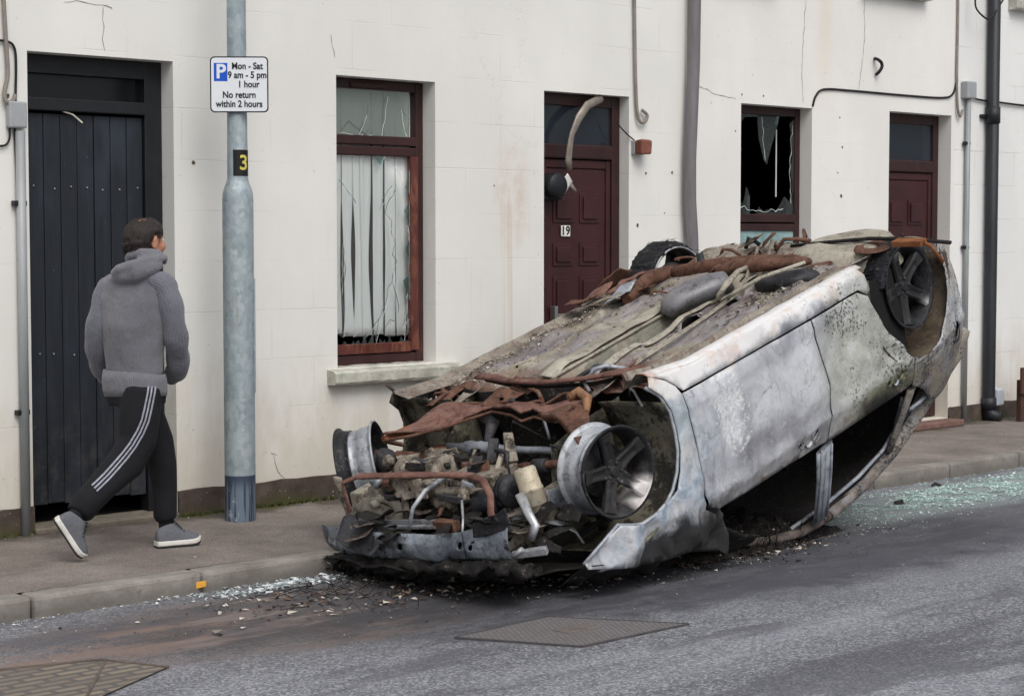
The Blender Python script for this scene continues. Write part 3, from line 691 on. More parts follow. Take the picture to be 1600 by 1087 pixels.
# ------------------------------------------------------------------ burnt car, built upright in its own frame (x forward, y left, z up), then turned over
def ash_paint(name, light=0.0, char=.3, green=0.0):
    k = Mat(name, .62, .15, .35); x, z = k.axis(0), k.axis(2)
    st = k.noise(1.7, 6, .6, k.sc((1.5, 1, 1.0)), dist=.9)
    col = k.ramp(st, [(.28, c(132, 134, 140)), (.42, c(160, 162, 168)), (.52, c(182, 184, 189)), (.72, c(206, 207, 209))])
    pt = k.noise(2.2, 6, .5, k.sc((1, 1, .8), loc=(3, 1, 2)), dist=1.4)
    col = k.mix(k.rng(pt, .53, .59, 0, .6), col, c(208, 211, 216))
    pd = k.noise(2.4, 6, .62, k.sc((1.3, 1, .7), loc=(8, 1, 5)), dist=1.2)
    col = k.mix(k.rng(pd, .54, .66, 0, .5), col, c(128, 130, 138))
    lp = k.m2('MAXIMUM', k.blob((-.16, -.9, .42), (.15, .5, .22), .25, .12, 5), k.blob((.47, -.9, .36), (.07, .5, .17), .4, .1, 8)); col = k.mix(k.mul(lp, .85), col, c(212, 214, 218))
    dk = k.m2('MAXIMUM', k.blob((.22, -.9, .55), (.30, .5, .08), .6, .2, 4), k.blob((.02, -.9, .60), (.28, .5, .05), .6, .15, 5)); col = k.mix(k.mul(dk, .75), col, k.ramp(k.noise(8, 6, .7), [(.4, c(104, 104, 110)), (.6, c(146, 146, 152))]))
    bd = k.noise(2, 5, .62, k.sc((7, 1, .7), loc=(1, 0, 2)), dist=.5)
    col = k.mix(k.mul(k.rng(bd, .54, .66), k.rng(x, .3, .65), .55), col, c(124, 130, 142))
    for q, th, am in ((pt, .56, .5), (st, .47, .3), (pd, .60, .35)):
        col = k.mix(k.mul(k.rng(k.m2('ABSOLUTE', k.m2('SUBTRACT', q, th)), 0, .011, 1, 0), k.rng(k.noise(6, 4, .6, k.sc(1, loc=(th*9, 0, 0))), .42, .6), am), col, c(92, 90, 92))
    col = k.mix(k.rng(k.noise(17, 8, .78), .48, .66, 0, .32), col, c(140, 138, 140)); col = k.mix(k.rng(k.noise(23, 8, .8, k.sc(1, loc=(4, 4, 1))), .54, .66, 0, .4), col, c(222, 222, 222))
    col = k.mix(k.rng(k.noise(4, 7, .72, k.sc(1, loc=(7, 7, 1)), dist=.8), .55, .68, 0, .6), col, c(136, 124, 112))
    # bluish scour on the crumpled wing, darker grey band below the windows
    wg = k.blob((1.05, -.8, .45), (.38, .5, .5), .4, .25, 5); col = k.mix(k.mul(wg, k.rng(k.noise(5, 6, .65, dist=1), .4, .6), .8), col, k.ramp(k.noise(9, 5, .7, dist=.8), [(.35, c(112, 128, 146)), (.5, c(150, 166, 182)), (.65, c(196, 206, 214))]))
    hb_ = k.m2('ADD', z, k.rng(k.noise(4, 5, .6), .3, .7, -.03, .03)); col = k.mix(k.mul(k.rng(hb_, .655, .70), .55), col, k.ramp(k.noise(6, 5, .6), [(.4, c(104, 100, 98)), (.6, c(142, 140, 138))]))
    # white ash on the sill, with a pink scorch
    wt = k.m2('ADD', z, k.rng(k.noise(5, 5, .65), .3, .7, -.05, .05))
    col = k.mix(k.rng(wt, .08, .15, 1, 0), col, k.mix(k.rng(k.noise(6, 4, .6), .5, .62, 0, .6), c(226, 225, 224), c(214, 190, 176)))
    # greenish grey primer towards the rear
    gr = k.m2('MAXIMUM', k.blob((-.76, -.88, .46), (.44, .5, .36), .35, .22, 7), k.mul(k.blob((.95, -.8, .2), (.2, .4, .25), .5, .2, 6), .3))
    gcol = k.ramp(k.noise(7, 6, .7), [(.32, c(140, 141, 130)), (.46, c(170, 171, 160)), (.6, c(196, 198, 192)), (.75, c(210, 211, 208))])
    col = k.mix(k.mul(gr, .85), col, gcol)
    gy = k.blob((-.92, -.85, .76), (.34, .5, .10), .6, .16, 8); col = k.mix(k.mul(gy, .85), col, k.ramp(k.noise(12, 5, .7), [(.4, c(70, 70, 46)), (.6, c(122, 122, 84))]))
    bt = k.m2('ADD', z, k.rng(k.noise(9, 6, .7), .3, .7, -.04, .04)); col = k.mix(k.mul(k.rng(bt, .715, .775), k.rng(k.noise(6, 5, .7), .35, .6), .8), col, k.ramp(k.noise(15, 6, .7), [(.35, c(58, 50, 44)), (.55, c(112, 96, 80)), (.7, c(150, 138, 122))]))
    tq = k.mul(k.rng(k.m2('ADD', x, k.rng(k.noise(5, 5, .65), .3, .7, -.25, .25)), -.95, -1.25), k.rng(k.noise(6, 6, .7, dist=.6), .42, .6)); col = k.mix(k.mul(tq, .6), col, c(152, 144, 128))
    # soot scars
    s1 = k.blob((-.80, -.85, .79), (.16, .5, .07), .6, .14, 8); s2 = k.blob((1.05, -.82, .80), (.6, .5, .13), .35, .30, 7); s3 = k.blob((.55, -.8, .98), (.5, .6, .16), .5, .1, 6)
    soot = k.m2('MAXIMUM', k.m2('MAXIMUM', s1, s2), s3)
    col = k.mix(k.mul(soot, .92), col, c(30, 30, 31))
    # black flecks where the paint blistered, thick at the rear
    fl = k.noise(52, 4, .75, k.sc((1, 1, 1.2)))
    dens = k.m2('MAXIMUM', k.rng(k.m2('ADD', x, k.rng(k.noise(3, 4, .6), .3, .7, -.35, .35)), -.15, -.85), k.mul(k.blob((.52, -.88, .36), (.13, .5, .20), .4, .14, 9), .0))
    thr = k.m2('SUBTRACT', .74, k.mul(dens, k.rng(k.noise(4, 5, .6, k.sc(1, loc=(6, 1, 1))), .35, .65, .10, .25)))
    f1 = k.m2('GREATER_THAN', fl, thr); col = k.mix(k.mul(f1, .8), col, c(44, 44, 46))
    wf = k.m2('GREATER_THAN', k.noise(46, 4, .75, k.sc(1, loc=(5, 5, 5))), k.m2('SUBTRACT', .78, k.mul(k.blob((.45, -.88, .33), (.16, .5, .26), .5, .2, 7), .26)))
    col = k.mix(k.mul(wf, .75), col, c(224, 226, 226))
    # rust along edges and specks
    col = k.mix(k.mul(k.rng(k.noise(11, 6, .75, k.sc(1, loc=(9, 2, 2))), .64, .72), .55), col, c(124, 84, 58))
    col = k.mix(k.mul(k.rng(k.m2('ABSOLUTE', k.m2('SUBTRACT', x, .96)), 0, .12, 1, 0), k.rng(z, .09, .0), k.rng(k.noise(18, 5, .7), .42, .55), .9), col, c(150, 84, 50))
    k.col(col); k.rough(k.rng(st, .3, .7, .45, .8))
    k.bump(k.noise(3.4, 4, .55, k.sc((1, 1, .8)), dist=.6), .35, .05); k.bump(k.noise(60, 4, .7), .18, .004); return k.m
M_ash = ash_paint('burnt_white_paint')
def metal_mix(name, cols, scale=5, rust=.4, soot=.3, rough=.75, metal=.25, speck=.4, bump=.5):
    k = Mat(name, rough, metal, .35); n = k.noise(scale, 6, .68, dist=.7)
    st = [(.28+.44*i/max(1, len(cols)-1), q) for i, q in enumerate(cols)]
    col = k.ramp(n, st)
    col = k.mix(k.rng(k.noise(scale*1.4, 6, .72, k.sc(1, loc=(4, 1, 7))), .70-rust*.3, .80-rust*.3, 0, .85), col, k.ramp(k.noise(22, 5, .7), [(.35, c(66, 42, 33)), (.55, c(106, 66, 49)), (.72, c(140, 90, 64))]))
    col = k.mix(k.rng(k.noise(scale*1.1, 6, .7, k.sc(1, loc=(1, 8, 2))), .74-soot*.35, .84-soot*.35, 0, .88), col, c(34, 31, 30))
    col = k.mix(k.rng(k.noise(19, 8, .78, k.sc(1, loc=(6, 6, 1))), .50, .62, 0, .55), col, k.mix(1.0, col, c(96, 84, 76), 'MULTIPLY')); col = k.mix(k.rng(k.noise(24, 8, .8, k.sc(1, loc=(2, 9, 4))), .56, .66, 0, .45), col, k.mix(.45, col, c(206, 196, 184)))
    col = k.mix(k.rng(k.noise(70, 4, .75), .62, .68, 0, speck), col, c(196, 188, 176))
    col = k.mix(k.rng(k.noise(58, 4, .75, k.sc(1, loc=(3, 3, 3))), .60, .66, 0, speck*1.4), col, c(44, 38, 35))
    k.col(col); k.rough(k.rng(n, .3, .7, rough-.2, min(1, rough+.15))); k.bump(k.noise(38, 6, .72), bump, .008); k.bump(k.noise(130, 4, .7), bump*.6, .003); return k.m
M_floor = metal_mix('scorched_underbody', [c(84, 74, 67), c(126, 116, 106), c(158, 150, 138), c(112, 98, 90)], 5, .46, .42, .9, .05, .6, 1.0)
def floor_mat():
    k = Mat('scorched_floor_pan', .62, .12, .45); y, x = k.axis(1), k.axis(0)
    w_ = k.m2('ADD', y, k.rng(k.noise(4, 5, .6), .3, .7, -.06, .06))
    lil = k.ramp(k.noise(4, 7, .66, k.sc((.6, 1.6, 1)), dist=.6), [(.3, c(92, 86, 86)), (.46, c(126, 120, 120)), (.58, c(150, 145, 145)), (.75, c(176, 172, 168))])
    bei = k.ramp(k.noise(5, 7, .66, k.sc((.7, 1.5, 1)), dist=.6), [(.3, c(106, 98, 84)), (.48, c(150, 142, 126)), (.62, c(178, 171, 154)), (.78, c(196, 190, 176))])
    col = k.mix(k.rng(k.noise(2.2, 5, .6, k.sc((.6, 1.4, 1), loc=(2, 2, 0)), dist=1), .42, .58), lil, bei)
    col = k.mix(k.mul(k.rng(w_, -.27, -.23), k.rng(w_, .20, .16)), col, bei)
    tn = k.mul(k.rng(w_, -.22, -.19), k.rng(w_, .04, .01)); col = k.mix(k.mul(tn, .8), col, k.ramp(k.noise(6, 6, .7, k.sc((.4, 1, 1))), [(.35, c(92, 92, 82)), (.55, c(136, 136, 124)), (.7, c(160, 160, 148))]))
    rub = k.mul(k.rng(w_, .58, .72), .8); col = k.mix(rub, col, k.ramp(k.noise(26, 7, .8), [(.35, c(62, 52, 46)), (.5, c(98, 86, 76)), (.62, c(140, 128, 114)), (.75, c(176, 166, 150))]))
    rst = k.noise(5, 7, .75, k.sc((.6, 1.3, 1), loc=(5, 1, 3)), dist=.8); col = k.mix(k.rng(rst, .56, .66, 0, .8), col, k.ramp(k.noise(24, 5, .7), [(.35, c(74, 50, 40)), (.6, c(118, 82, 64))]))
    col = k.mix(k.mul(k.rng(x, .35, .70), k.rng(k.noise(7, 6, .7), .38, .52), .9), col, k.ramp(k.noise(20, 5, .7), [(.35, c(84, 50, 38)), (.6, c(132, 80, 58))]))
    so = k.noise(6, 8, .76, k.sc((.8, 1.2, 1), loc=(1, 8, 2)), dist=.6); col = k.mix(k.rng(so, .56, .64, 0, .85), col, c(44, 40, 38))
    col = k.mix(k.rng(k.noise(60, 4, .75), .62, .68, 0, .6), col, c(196, 188, 176)); col = k.mix(k.rng(k.noise(66, 4, .75, k.sc(1, loc=(3, 3, 3))), .58, .64, 0, .7), col, c(52, 46, 42))
    k.col(col); k.rough(k.rng(so, .4, .6, .45, .85)); k.bump(k.noise(44, 6, .72), .45, .006); return k.m
M_pan = floor_mat()
M_beige = metal_mix('beige_primer', [c(130, 124, 112), c(164, 158, 144), c(192, 186, 172)], 4, .25, .2, .8, .1, .3, .4)
M_olive = metal_mix('olive_primer', [c(92, 89, 76), c(124, 120, 104), c(148, 144, 128)], 4, .25, .42, .8, .1, .35, .4)
M_rust = metal_mix('rusty_steel', [c(58, 40, 34), c(94, 64, 51), c(118, 86, 71), c(84, 67, 61)], 6, .35, .36, .85, .2, .22, .5)
M_rustp = metal_mix('pink_rust_steel', [c(80, 52, 46), c(112, 78, 69), c(138, 104, 93), c(94, 68, 62)], 6, .35, .28, .85, .2, .25, .5)
M_alloy = metal_mix('scorched_casting', [c(84, 77, 68), c(130, 121, 109), c(164, 155, 141), c(104, 92, 82)], 9, .3, .62, .7, .3, .4, .9)
M_grey = metal_mix('grey_heat_shield', [c(104, 104, 108), c(134, 133, 136), c(152, 148, 148)], 3, .18, .1, .6, .35, .15, .25)
M_steel = metal_mix('ash_grey_steel', [c(126, 132, 140), c(164, 170, 178), c(196, 200, 206)], 5, .18, .36, .55, .35, .25, .3)
M_char = metal_mix('charred_black', [c(20, 19, 19), c(32, 30, 29), c(46, 43, 41)], 6, .05, .4, .9, .05, .12, .8)
M_dark = metal_mix('sooty_steel', [c(38, 38, 41), c(58, 58, 62), c(76, 76, 80)], 6, .15, .3, .6, .3, .2, .4)
M_soot_shade = simple('soot', c(17, 16, 16), .95, 0, .4, 8, .4)  # soot; also the painted dark of holes and added backing sheets
M_canister = metal_mix('cream_canister', [c(168, 156, 134), c(190, 180, 158), c(206, 198, 180)], 5, .12, .05, .6, .2, .2, .2)
M_silver = metal_mix('bright_scorched_alloy', [c(140, 142, 146), c(176, 178, 182), c(206, 207, 208)], 4, .06, .2, .4, .6, .15, .15)

CAR = thing('overturned_car', (1.5068, -2.0372, 1.1715), 'burnt out pale hatchback lying upside down on its roof against the kerb', 'car')
CAR['local'] = 1
CAR.matrix_world = Matrix.Translation(CAR.location) @ Matrix(((-0.952546, -0.0712415, 0.2959403), (-0.0814196, 0.9964327, -0.0221956), (-0.2933033, -0.0452376, -0.9549485))).to_4x4() @ Matrix.Scale(1.08, 4)   # 2.79 m wheelbase
def cp(name, mb, mat, par=None, lab=None, **kw):
    o = mb.build(name, mat, par or CAR, **kw)
    if lab: o['label'] = lab
    return o
def gs(x, z, cx, cz, rx, rz): return math.exp(-((x-cx)/rx)**2-((z-cz)/rz)**2)
def ys(x, z):
    w_ = .885
    w_ -= .05*((.45-z)/.38)**2 if z < .45 else .045*((z-.45)/.33)**2
    if x > 1.1: w_ -= .16*((x-1.1)/.9)**2
    if x < -1.45: w_ -= .09*((x+1.45)/.45)**2
    w_ += .012*math.exp(-((z-.665)/.028)**2) + .010*(1/(1+math.exp((z-.225)/.008)))
    return w_
def dent(x, z):
    """how far the fire-buckled skin is pushed in"""
    d = .030*gs(x, z, -.98, .46, .13, .09)-.022*gs(x, z, -.82, .52, .10, .05)+.026*gs(x, z, -.62, .40, .16, .14)-.012*gs(x, z, -1.08, .60, .10, .06)
    d += .016*gs(x, z, .50, .42, .08, .16)-.013*gs(x, z, .62, .42, .05, .2)+.012*gs(x, z, .02, .46, .12, .2)-.010*gs(x, z, .16, .44, .06, .2)
    tx, tz = x+.80, z-.43; L_ = math.hypot(-.35, .19); s_ = (tx*.19+tz*.35)/L_; t_ = (tx*-.35+tz*.19)/L_/L_
    d += .026*math.tanh(s_/.018)*math.exp(-(s_/.075)**2)*math.exp(-((t_-.55)/.45)**4)
    a = .005+.042*max(0, min(1, (x-.62)/.25))*max(0, min(1, (z-.38)/.25))
    n = noise.noise(V(x*5, z*5, 3.3))+.5*noise.noise(V(x*13, z*13, 1.3))
    return d+a*n
FAR = .095   # the shell is twisted: its far sill lies this much deeper
def side(sgn, off=0, k=1): return lambda x, z: (x, sgn*(ys(x, z)-dent(x, z)*k-off), z+(FAR*max(0, min(1, (1.1-z)/.9)) if sgn > 0 else 0))

ARCH_F = [(1.60, .60), (1.47, .545), (1.38, .51), (1.30, .545), (1.23, .57), (1.13, .568), (1.05, .55), (.985, .51), (.93, .445), (.888, .36), (.868, .27), (.868, .18), (.892, .10), (.955, .035)]
M_railf = metal_mix('sooty_rail', [c(52, 46, 42), c(92, 82, 76), c(130, 122, 116)], 7, .4, .5, .8, .15, .3, .6)
M_arch = metal_mix('sooty_olive_primer', [c(84, 81, 68), c(116, 112, 96), c(142, 138, 122)], 5, .3, .75, .85, .1, .35, .5)
M_house = metal_mix('brown_wheel_house', [c(62, 52, 44), c(98, 86, 72), c(124, 112, 98)], 4, .3, .45, .85, .1, .35, .4)
FENDER = [(.955, .035), (.93, -.005), (.84, .045), (.79, .09), (.77, .135), (.769, .22), (.775, .37), (.775, .59), (.782, .69), (.72, .74), (.70, .80), (.80, .85), (.95, .83), (1.12, .80), (1.28, .745), (1.45, .685), (1.59, .63)]
DOOR_F = [(.757, .135), (-.322, .160), (-.322, .23), (-.328, .36), (-.352, .51), (-.330, .65), (-.300, .786), (.10, .762), (.45, .75), (.665, .738), (.758, .69), (.762, .59), (.760, .37), (.755, .22)]
DOOR_R = [(-.334, .160), (-.774, .166), (-.852, .21), (-.885, .29), (-.945, .40), (-1.03, .51), (-1.10, .60), (-1.165, .655), (-1.185, .72), (-1.165, .80), (-1.08, .806), (-.70, .80), (-.312, .788), (-.342, .65), (-.364, .51), (-.340, .36), (-.334, .23)]
QUART = [(-1.175, .655), (-1.25, .692), (-1.36, .70), (-1.48, .645), (-1.57, .555), (-1.635, .44), (-1.662, .33), (-1.66, .20), (-1.72, .19), (-1.79, .30), (-1.83, .44), (-1.875, .58), (-1.905, .72), (-1.86, .84), (-1.74, .925), (-1.60, 1.0), (-1.50, 1.02), (-1.40, .965), (-1.33, .90), (-1.24, .845), (-1.18, .825), (-1.175, .80), (-1.196, .72)]
SILL = [(.93, -.008), (.60, .04), (0, .050), (-.60, .055), (-.835, .062), (-.87, .10), (-.87, .18), (-.84, .195), (-.776, .152), (-.30, .147), (.30, .135), (.755, .122), (.79, .08), (.84, .035)]
def hole(px, pz, a, b, n=14, rot=0): return [(px+a*math.cos(t)*math.cos(rot)-b*math.sin(t)*math.sin(rot), pz+a*math.cos(t)*math.sin(rot)+b*math.sin(t)*math.cos(rot)) for t in [2*math.pi*i/n for i in range(n)]]
def rect(px, pz, a, b, rot): return [(px+u*math.cos(rot)-v*math.sin(rot), pz+u*math.sin(rot)+v*math.cos(rot)) for u, v in ((-a, -b), (a, -b), (a, b), (-a, b))]
for sg in (-1, 1):
    near = sg < 0
    m = MB(); m.sheet([(u, v if near else min(v, .50+.02*math.sin(u*30))) for u, v in FENDER+ARCH_F[:-1]] if near else [(.955, .035), (.93, -.005), (.84, .045), (.79, .09), (.77, .135), (.769, .22), (.775, .45), (.90, .46), (.888, .36), (.868, .27), (.868, .18), (.892, .10)], [], .035, side(sg)); fd = cp('fender', m, M_ash if near else M_railf, solid=.006, offset=1 if near else 1)
    m = MB()    # rolled arch lip
    m.tube([(x, sg*(ys(x, z)-.012), z) for x, z in (ARCH_F if near else ARCH_F[7:])], (.009), 6); cp('arch_lip', m, M_steel if near else M_railf, fd)
    hl = [rect(-.180, .700, .024, .014, .5), rect(-.045, .712, .013, .011, .6)] if near else []
    m = MB(); m.sheet(DOOR_F, hl, .035, side(sg)); df = cp('door', m, M_ash, lab='burnt front door with empty handle recess', solid=.006)
    hr = [rect(-1.035, .700, .022, .014, .5), rect(-.915, .708, .011, .010, .6)] if near else []
    m = MB(); m.sheet(DOOR_R, hr, .035, side(sg)); dr = cp('door', m, M_ash, lab='greenish scorched rear door', solid=.006)
    fh = [hole(-1.715, .70, .04, .062, 16, .15)] if near else []
    m = MB(); m.sheet(QUART, fh, .035, side(sg)); qp = cp('rear_wing', m, M_ash, solid=.006)
    m = MB(); m.sheet(SILL, [], .05, side(sg, -.008)); sl = cp('sill', m, M_ash, solid=.006)
    # underside of the sill, folding in to the floor pan
    m = MB(); xs = [.93-.045*i for i in range(41)]; prev = None
    for x in xs:
        zt = -.008+(.04+.008)*min(1, max(0, (.93-x)/.33))+.022*min(1, max(0, (.6-x)/1.4)); row = []
        for q, dz in (((0, 0), (.03, -.014), (.07, -.010), (.10, .018), (.13, .02), (.14, -.012), (.147, -.012), (.15, .06)) if near else ((0, .0), (.012, -.016), (.03, -.016), (.034, .012), (.08, .03), (.12, .04), (.14, .05), (.15, .06))):
            row.append(m.bm.verts.new(V(x, sg*(ys(x, zt)+.008-q*(1 if near else .7)), zt+(dz if near else FAR+dz*.5))+noise.noise_vector(V(x*7, q*20, sg))*.005))
        if prev:
            for j in range(7):
                f_ = m.bm.faces.new((prev[j], prev[j+1], row[j+1], row[j])); f_.smooth = True; f_.material_index = 0 if j < 2 and near else 1
        prev = row
    cp('sill_flange', m, [M_ash, M_floor], sl, solid=.004)
    # black backing added inside the doors to darken the cabin and gaps
    m = MB(); m.sheet([(.80, .16), (-1.2, .17), (-1.2, .79), (.70, .74)], [], .12, side(sg, .05, 0)); cp('shade_backing', m, M_soot_shade)
    if near:
        for px, pz, par in ((-.111, .706, df), (-.975, .704, dr)):
            y0 = -ys(px, pz)
            m = MB(); m.lathe([(.034, -.007), (.036, .0), (.032, .002), (.026, .010), (.014, .017), (.001, .018)], (px, y0, pz), (0, 1, 0), 24); cp('handle_recess', m, M_steel, par)
            m = MB()
            for dx, w_ in ((-.068, .034), (.066, .022)): 
                ring = [(px+dx+u, y0-.002-.003, pz+v+dx*-.09) for u, v in rect(0, 0, w_, .021, .5)]; m.tube(ring, .0035, 6, closed=True)
            cp('handle_edge', m, M_ash, par)
        m = MB(); m.lathe([(.062, .004), (.055, .03), (.03, .05), (.001, .052)], (-1.715, -ys(-1.715, .7), .70), (.15, 1, 0), 24); cp('filler_bowl', m, M_dark, qp)
        m = MB(); m.ribbon([(-1.0, -ys(-1, .47)-.004, .45), (-.95, -ys(-1, .47)-.004, .445)], .012, (0, 1, 0)); 
        m.ribbon([(-.80, -ys(-.8, .55)+.0, .555), (-.83, -ys(-.8, .5)+.0, .52)], .016, (0, 1, 0)); cp('paint_tear', m, M_soot_shade, dr)
    # wheel houses, front and rear, with flat inner aprons
    for cx, rx, rz, a0, a1, mt, yin, cz in ((1.27, .43, .36, 208, 75, M_arch, .47, .30), (-1.28, .42, .40, 192, -25, M_house, .5, .31)):
        m = MB(); n = 26; ny = 7; prev = None
        for i in range(n+1):
            a = R(a0+(a1-a0)*i/n); row = []
            for j in range(ny+1):
                y = sg*(yin+(ys(cx, .5)-.018-yin)*j/ny); px = cx+rx*math.cos(a)*(1 if j > 0 else 1.0); pz = cz+rz*math.sin(a)
                row.append(m.bm.verts.new(V(px, y, pz)+noise.noise_vector(V(px*6, y*6, pz*6))*.014))
            if prev:
                for j in range(ny): m.bm.faces.new((prev[j], prev[j+1], row[j+1], row[j])).smooth = True
            prev = row
        wh_ = cp('wheel_house', m, mt, solid=.004)
        m = MB(); m.sheet([(cx-rx-.1, .16), (cx-.02, .20), (cx+.05, .40), (cx+.0, .62), (cx-rx-.1, .62)], [hole(cx-rx+.1, .25, .02, .03), hole(cx-.15, .36, .03, .02)], .08, lambda u, v: V(u, sg*yin, v)+noise.noise_vector(V(u*7, v*7, sg))*.015)
        cp('inner_apron', m, mt, wh_, solid=.004)
    if near:
        m = MB(); yy = -.66
        for px, py, pz, r in ((.862, -.60, .19, .022), (.858, -.72, .165, .020), (.90, -.66, .40, .016)): m.lathe([(r, 0), (r*.8, -.012), (.001, -.013)], (px, py, pz), (1, 0, .15), 14)
        cp('drain_hole', m, M_soot_shade)  # shallow black cups paint the dark inside of holes
# roof side rails and pillars
def mir(p, sg): return V(p[0], p[1]*(-sg), p[2])
RAIL = [(0.564, -0.7, 0.827), (0.379, -0.62, 1.046), (0.006, -0.58, 1.213), (-0.265, -0.585, 1.282), (-0.532, -0.6, 1.297), (-0.884, -0.605, 1.269), (-1.186, -0.615, 1.206), (-1.4, -0.645, 1.098), (-1.623, -0.69, 0.96), (-1.809, -0.735, 0.835), (-1.912, -0.75, 0.746)]
INNER = [(-0.225, -0.56, 1.245), (-0.54, -0.58, 1.243), (-0.86, -0.59, 1.22), (-1.134, -0.6, 1.171), (-1.234, -0.63, 1.098), (-1.238, -0.68, 0.98), (-1.197, -0.74, 0.897)]
BP = [(-0.313, -0.805, 0.823), (-0.339, -0.75, 0.981), (-0.362, -0.69, 1.134), (-0.388, -0.63, 1.262)]
CPL = [(-1.207, -0.8, 0.842), (-1.219, -0.72, 0.972), (-1.185, -0.66, 1.108), (-1.141, -0.61, 1.219)]
QLOW = [(-1.268, -0.72, 0.991), (-1.351, -0.74, 0.977), (-1.504, -0.74, 0.953)]
for sg in (-1, 1):
    pts = [mir(p, sg) for p in RAIL]
    m = MB(); m.tube(pts[:5], [(.024, .016), (.024, .016), (.024, .018), (.026, .020), (.030, .020)], 10, ref=(0, -.5, 1)); m.jitter(.012, 8); cp('roof_rail', m, M_railf, lab='sooty rusted front of the roof rail')
    m = MB(); m.tube(pts[4:], [(.030, .018), (.034, .018), (.036, .020), (.042, .022), (.054, .024), (.064, .026), (.05, .02)], 12, ref=(0, -.5, 1)); m.jitter(.008, 9)
    rl = cp('roof_rail', m, M_ash)
    m = MB(); m.tube([mir(p, sg) for p in INNER], (.011), 8); m.jitter(.004, 9); cp('door_frame_lip', m, M_steel, rl)
    m = MB(); m.tube([mir(p, sg)+V(.02, -sg*.01, -.02) for p in RAIL[4:9]], (.008), 6); m.jitter(.004, 9); cp('drip_channel', m, M_dark, rl)
    m = MB(); b = [mir(p, sg) for p in BP]; m.tube(b, [(.078, .014), (.068, .014), (.062, .014), (.060, .014)], 10, ref=(1, 0, 0)); m.jitter(.004, 9); bp = cp('b_pillar'.replace('b_', 'door_'), m, M_steel)
    for dx in (-.05, .008, .048):
        m = MB(); m.tube([p+V(dx, sg*.013, 0) for p in b], .007, 6); cp('pillar_rib', m, M_steel, bp)
    m = MB(); m.tube([mir(p, sg) for p in CPL], [(.045, .014), (.04, .014), (.036, .014), (.032, .014)], 10, ref=(1, 0, 0)); m.jitter(.006, 9); cp('rear_pillar', m, M_ash)
    m = MB(); m.tube([mir(p, sg) for p in QLOW], (.012), 8); m.jitter(.004, 9); cp('quarter_window_frame', m, M_steel)
# roof skin, tailgate edge, floor of the boot
m = MB(); prev = None
for i in range(31):
    x = .62-2.32*i/30; row = []
    for j in range(17):
        q = -1+2*j/16; hw = .60-.02*max(0, x); zc = 1.265-.05*max(0, -(x+.9))-.32*max(0, (-x-1.25)/.45)**1.5-.28*max(0, (x-.1)/.5)
        row.append(m.bm.verts.new(V(x, q*hw, zc+.035*(1-q*q))+noise.noise_vector(V(x*3, q*3, 4))*.03))
    if prev:
        for j in range(16): m.bm.faces.new((prev[j], prev[j+1], row[j+1], row[j])).smooth = True
    prev = row
cp('roof', m, M_char, solid=.006)
m = MB(); m.sheet([(-.70, .22), (.70, .22), (.72, .55), (.70, .88), (.55, .98), (-.55, .98), (-.70, .88), (-.72, .55)], [], .08, lambda u, v: V(-1.84-.05*math.sin(v*3), u, v)+noise.noise_vector(V(u*4, v*4, 2))*.03); cp('tail_panel', m, M_ash, solid=.006)
# bonnet crushed flat under the nose
m = MB(); m.sheet([(.55, -.74), (1.35, -.72), (1.86, -.62), (1.93, 0), (1.84, .6), (1.3, .72), (.55, .74)], [], .08, lambda u, v: V(u, v, .94-.29*max(0, (u-.55))-.02*v)+noise.noise_vector(V(u*5, v*5, 2))*.03); cp('bonnet', m, M_char, solid=.008)
# firewall
m = MB(); m.sheet([(-.8, .10), (.8, .16), (.78, .80), (-.78, .80)], [hole(-.3, .4, .06, .04), hole(.35, .35, .05, .05)], .1, lambda u, v: V(.70+.06*math.sin(u*5), u, v)+noise.noise_vector(V(u*5, v*5, 8))*.03); cp('firewall', m, M_char, solid=.006)
# floor pan
def ztun(y):
    d = min((.03-y)/.025, (y+.25)/.025, 1); return .15*max(0, d)
def zfl(x, y):
    z = .115+.067*y+ztun(y)
    if .03 < y < .17: z -= .012*math.sin((y-.03)/.14*math.pi)
    if y > .2: z += .012*math.tanh(6*math.sin((y-.2)*24))*(1 if -.9 < x < .45 else 0) + .010*math.tanh(5*math.sin(x*13))*(1 if .3 < y < .72 else 0)
    if -.75 < y < -.27: z += .010*math.tanh(5*math.sin((y+.75)*26)) + .012*math.tanh(5*math.sin(x*10))
    if -.34 < y < -.26: z -= .018*math.sin((y+.34)/.08*math.pi)
    z += .035*max(0, (x-.5)/.25)
    return z
FH = [[(.02, -.345), (-.03, -.315), (-.10, -.30), (-.155, -.315), (-.13, -.355), (-.07, -.385), (0, -.385)], rect(.405, .395, .05, .014, .25), rect(-.14, .43, .075, .010, .1), rect(-.30, .10, .05, .006, .05), rect(-.52, .11, .05, .006, .05), rect(-.44, -.335, .045, .018, .15),
      rect(.56, -.47, .035, .016, .3), rect(-.62, -.49, .03, .012, 0), rect(-.02, .095, .05, .006, .05), rect(-.78, .55, .05, .02, .3)]
m = MB(); m.sheet([(.74, -.76), (.74, .76), (-1.18, .80), (-1.18, -.76)], FH, .03, lambda u, v: V(u, v, zfl(u, v))+noise.noise_vector(V(u*6, v*6, 0))*.010+V(0, 0, .005*noise.noise(V(u*30, v*30, 1))), sv=.0125)
fp = cp('floor_pan', m, M_pan, solid=.006)
m = MB(); m.sheet([(.68, -.72), (.68, .72), (-1.1, .76), (-1.1, -.72)], [], .2, lambda u, v: (u, v, .34)); cp('shade_lining', m, M_soot_shade)  # black sheet added under the floor to keep the charred cabin dark
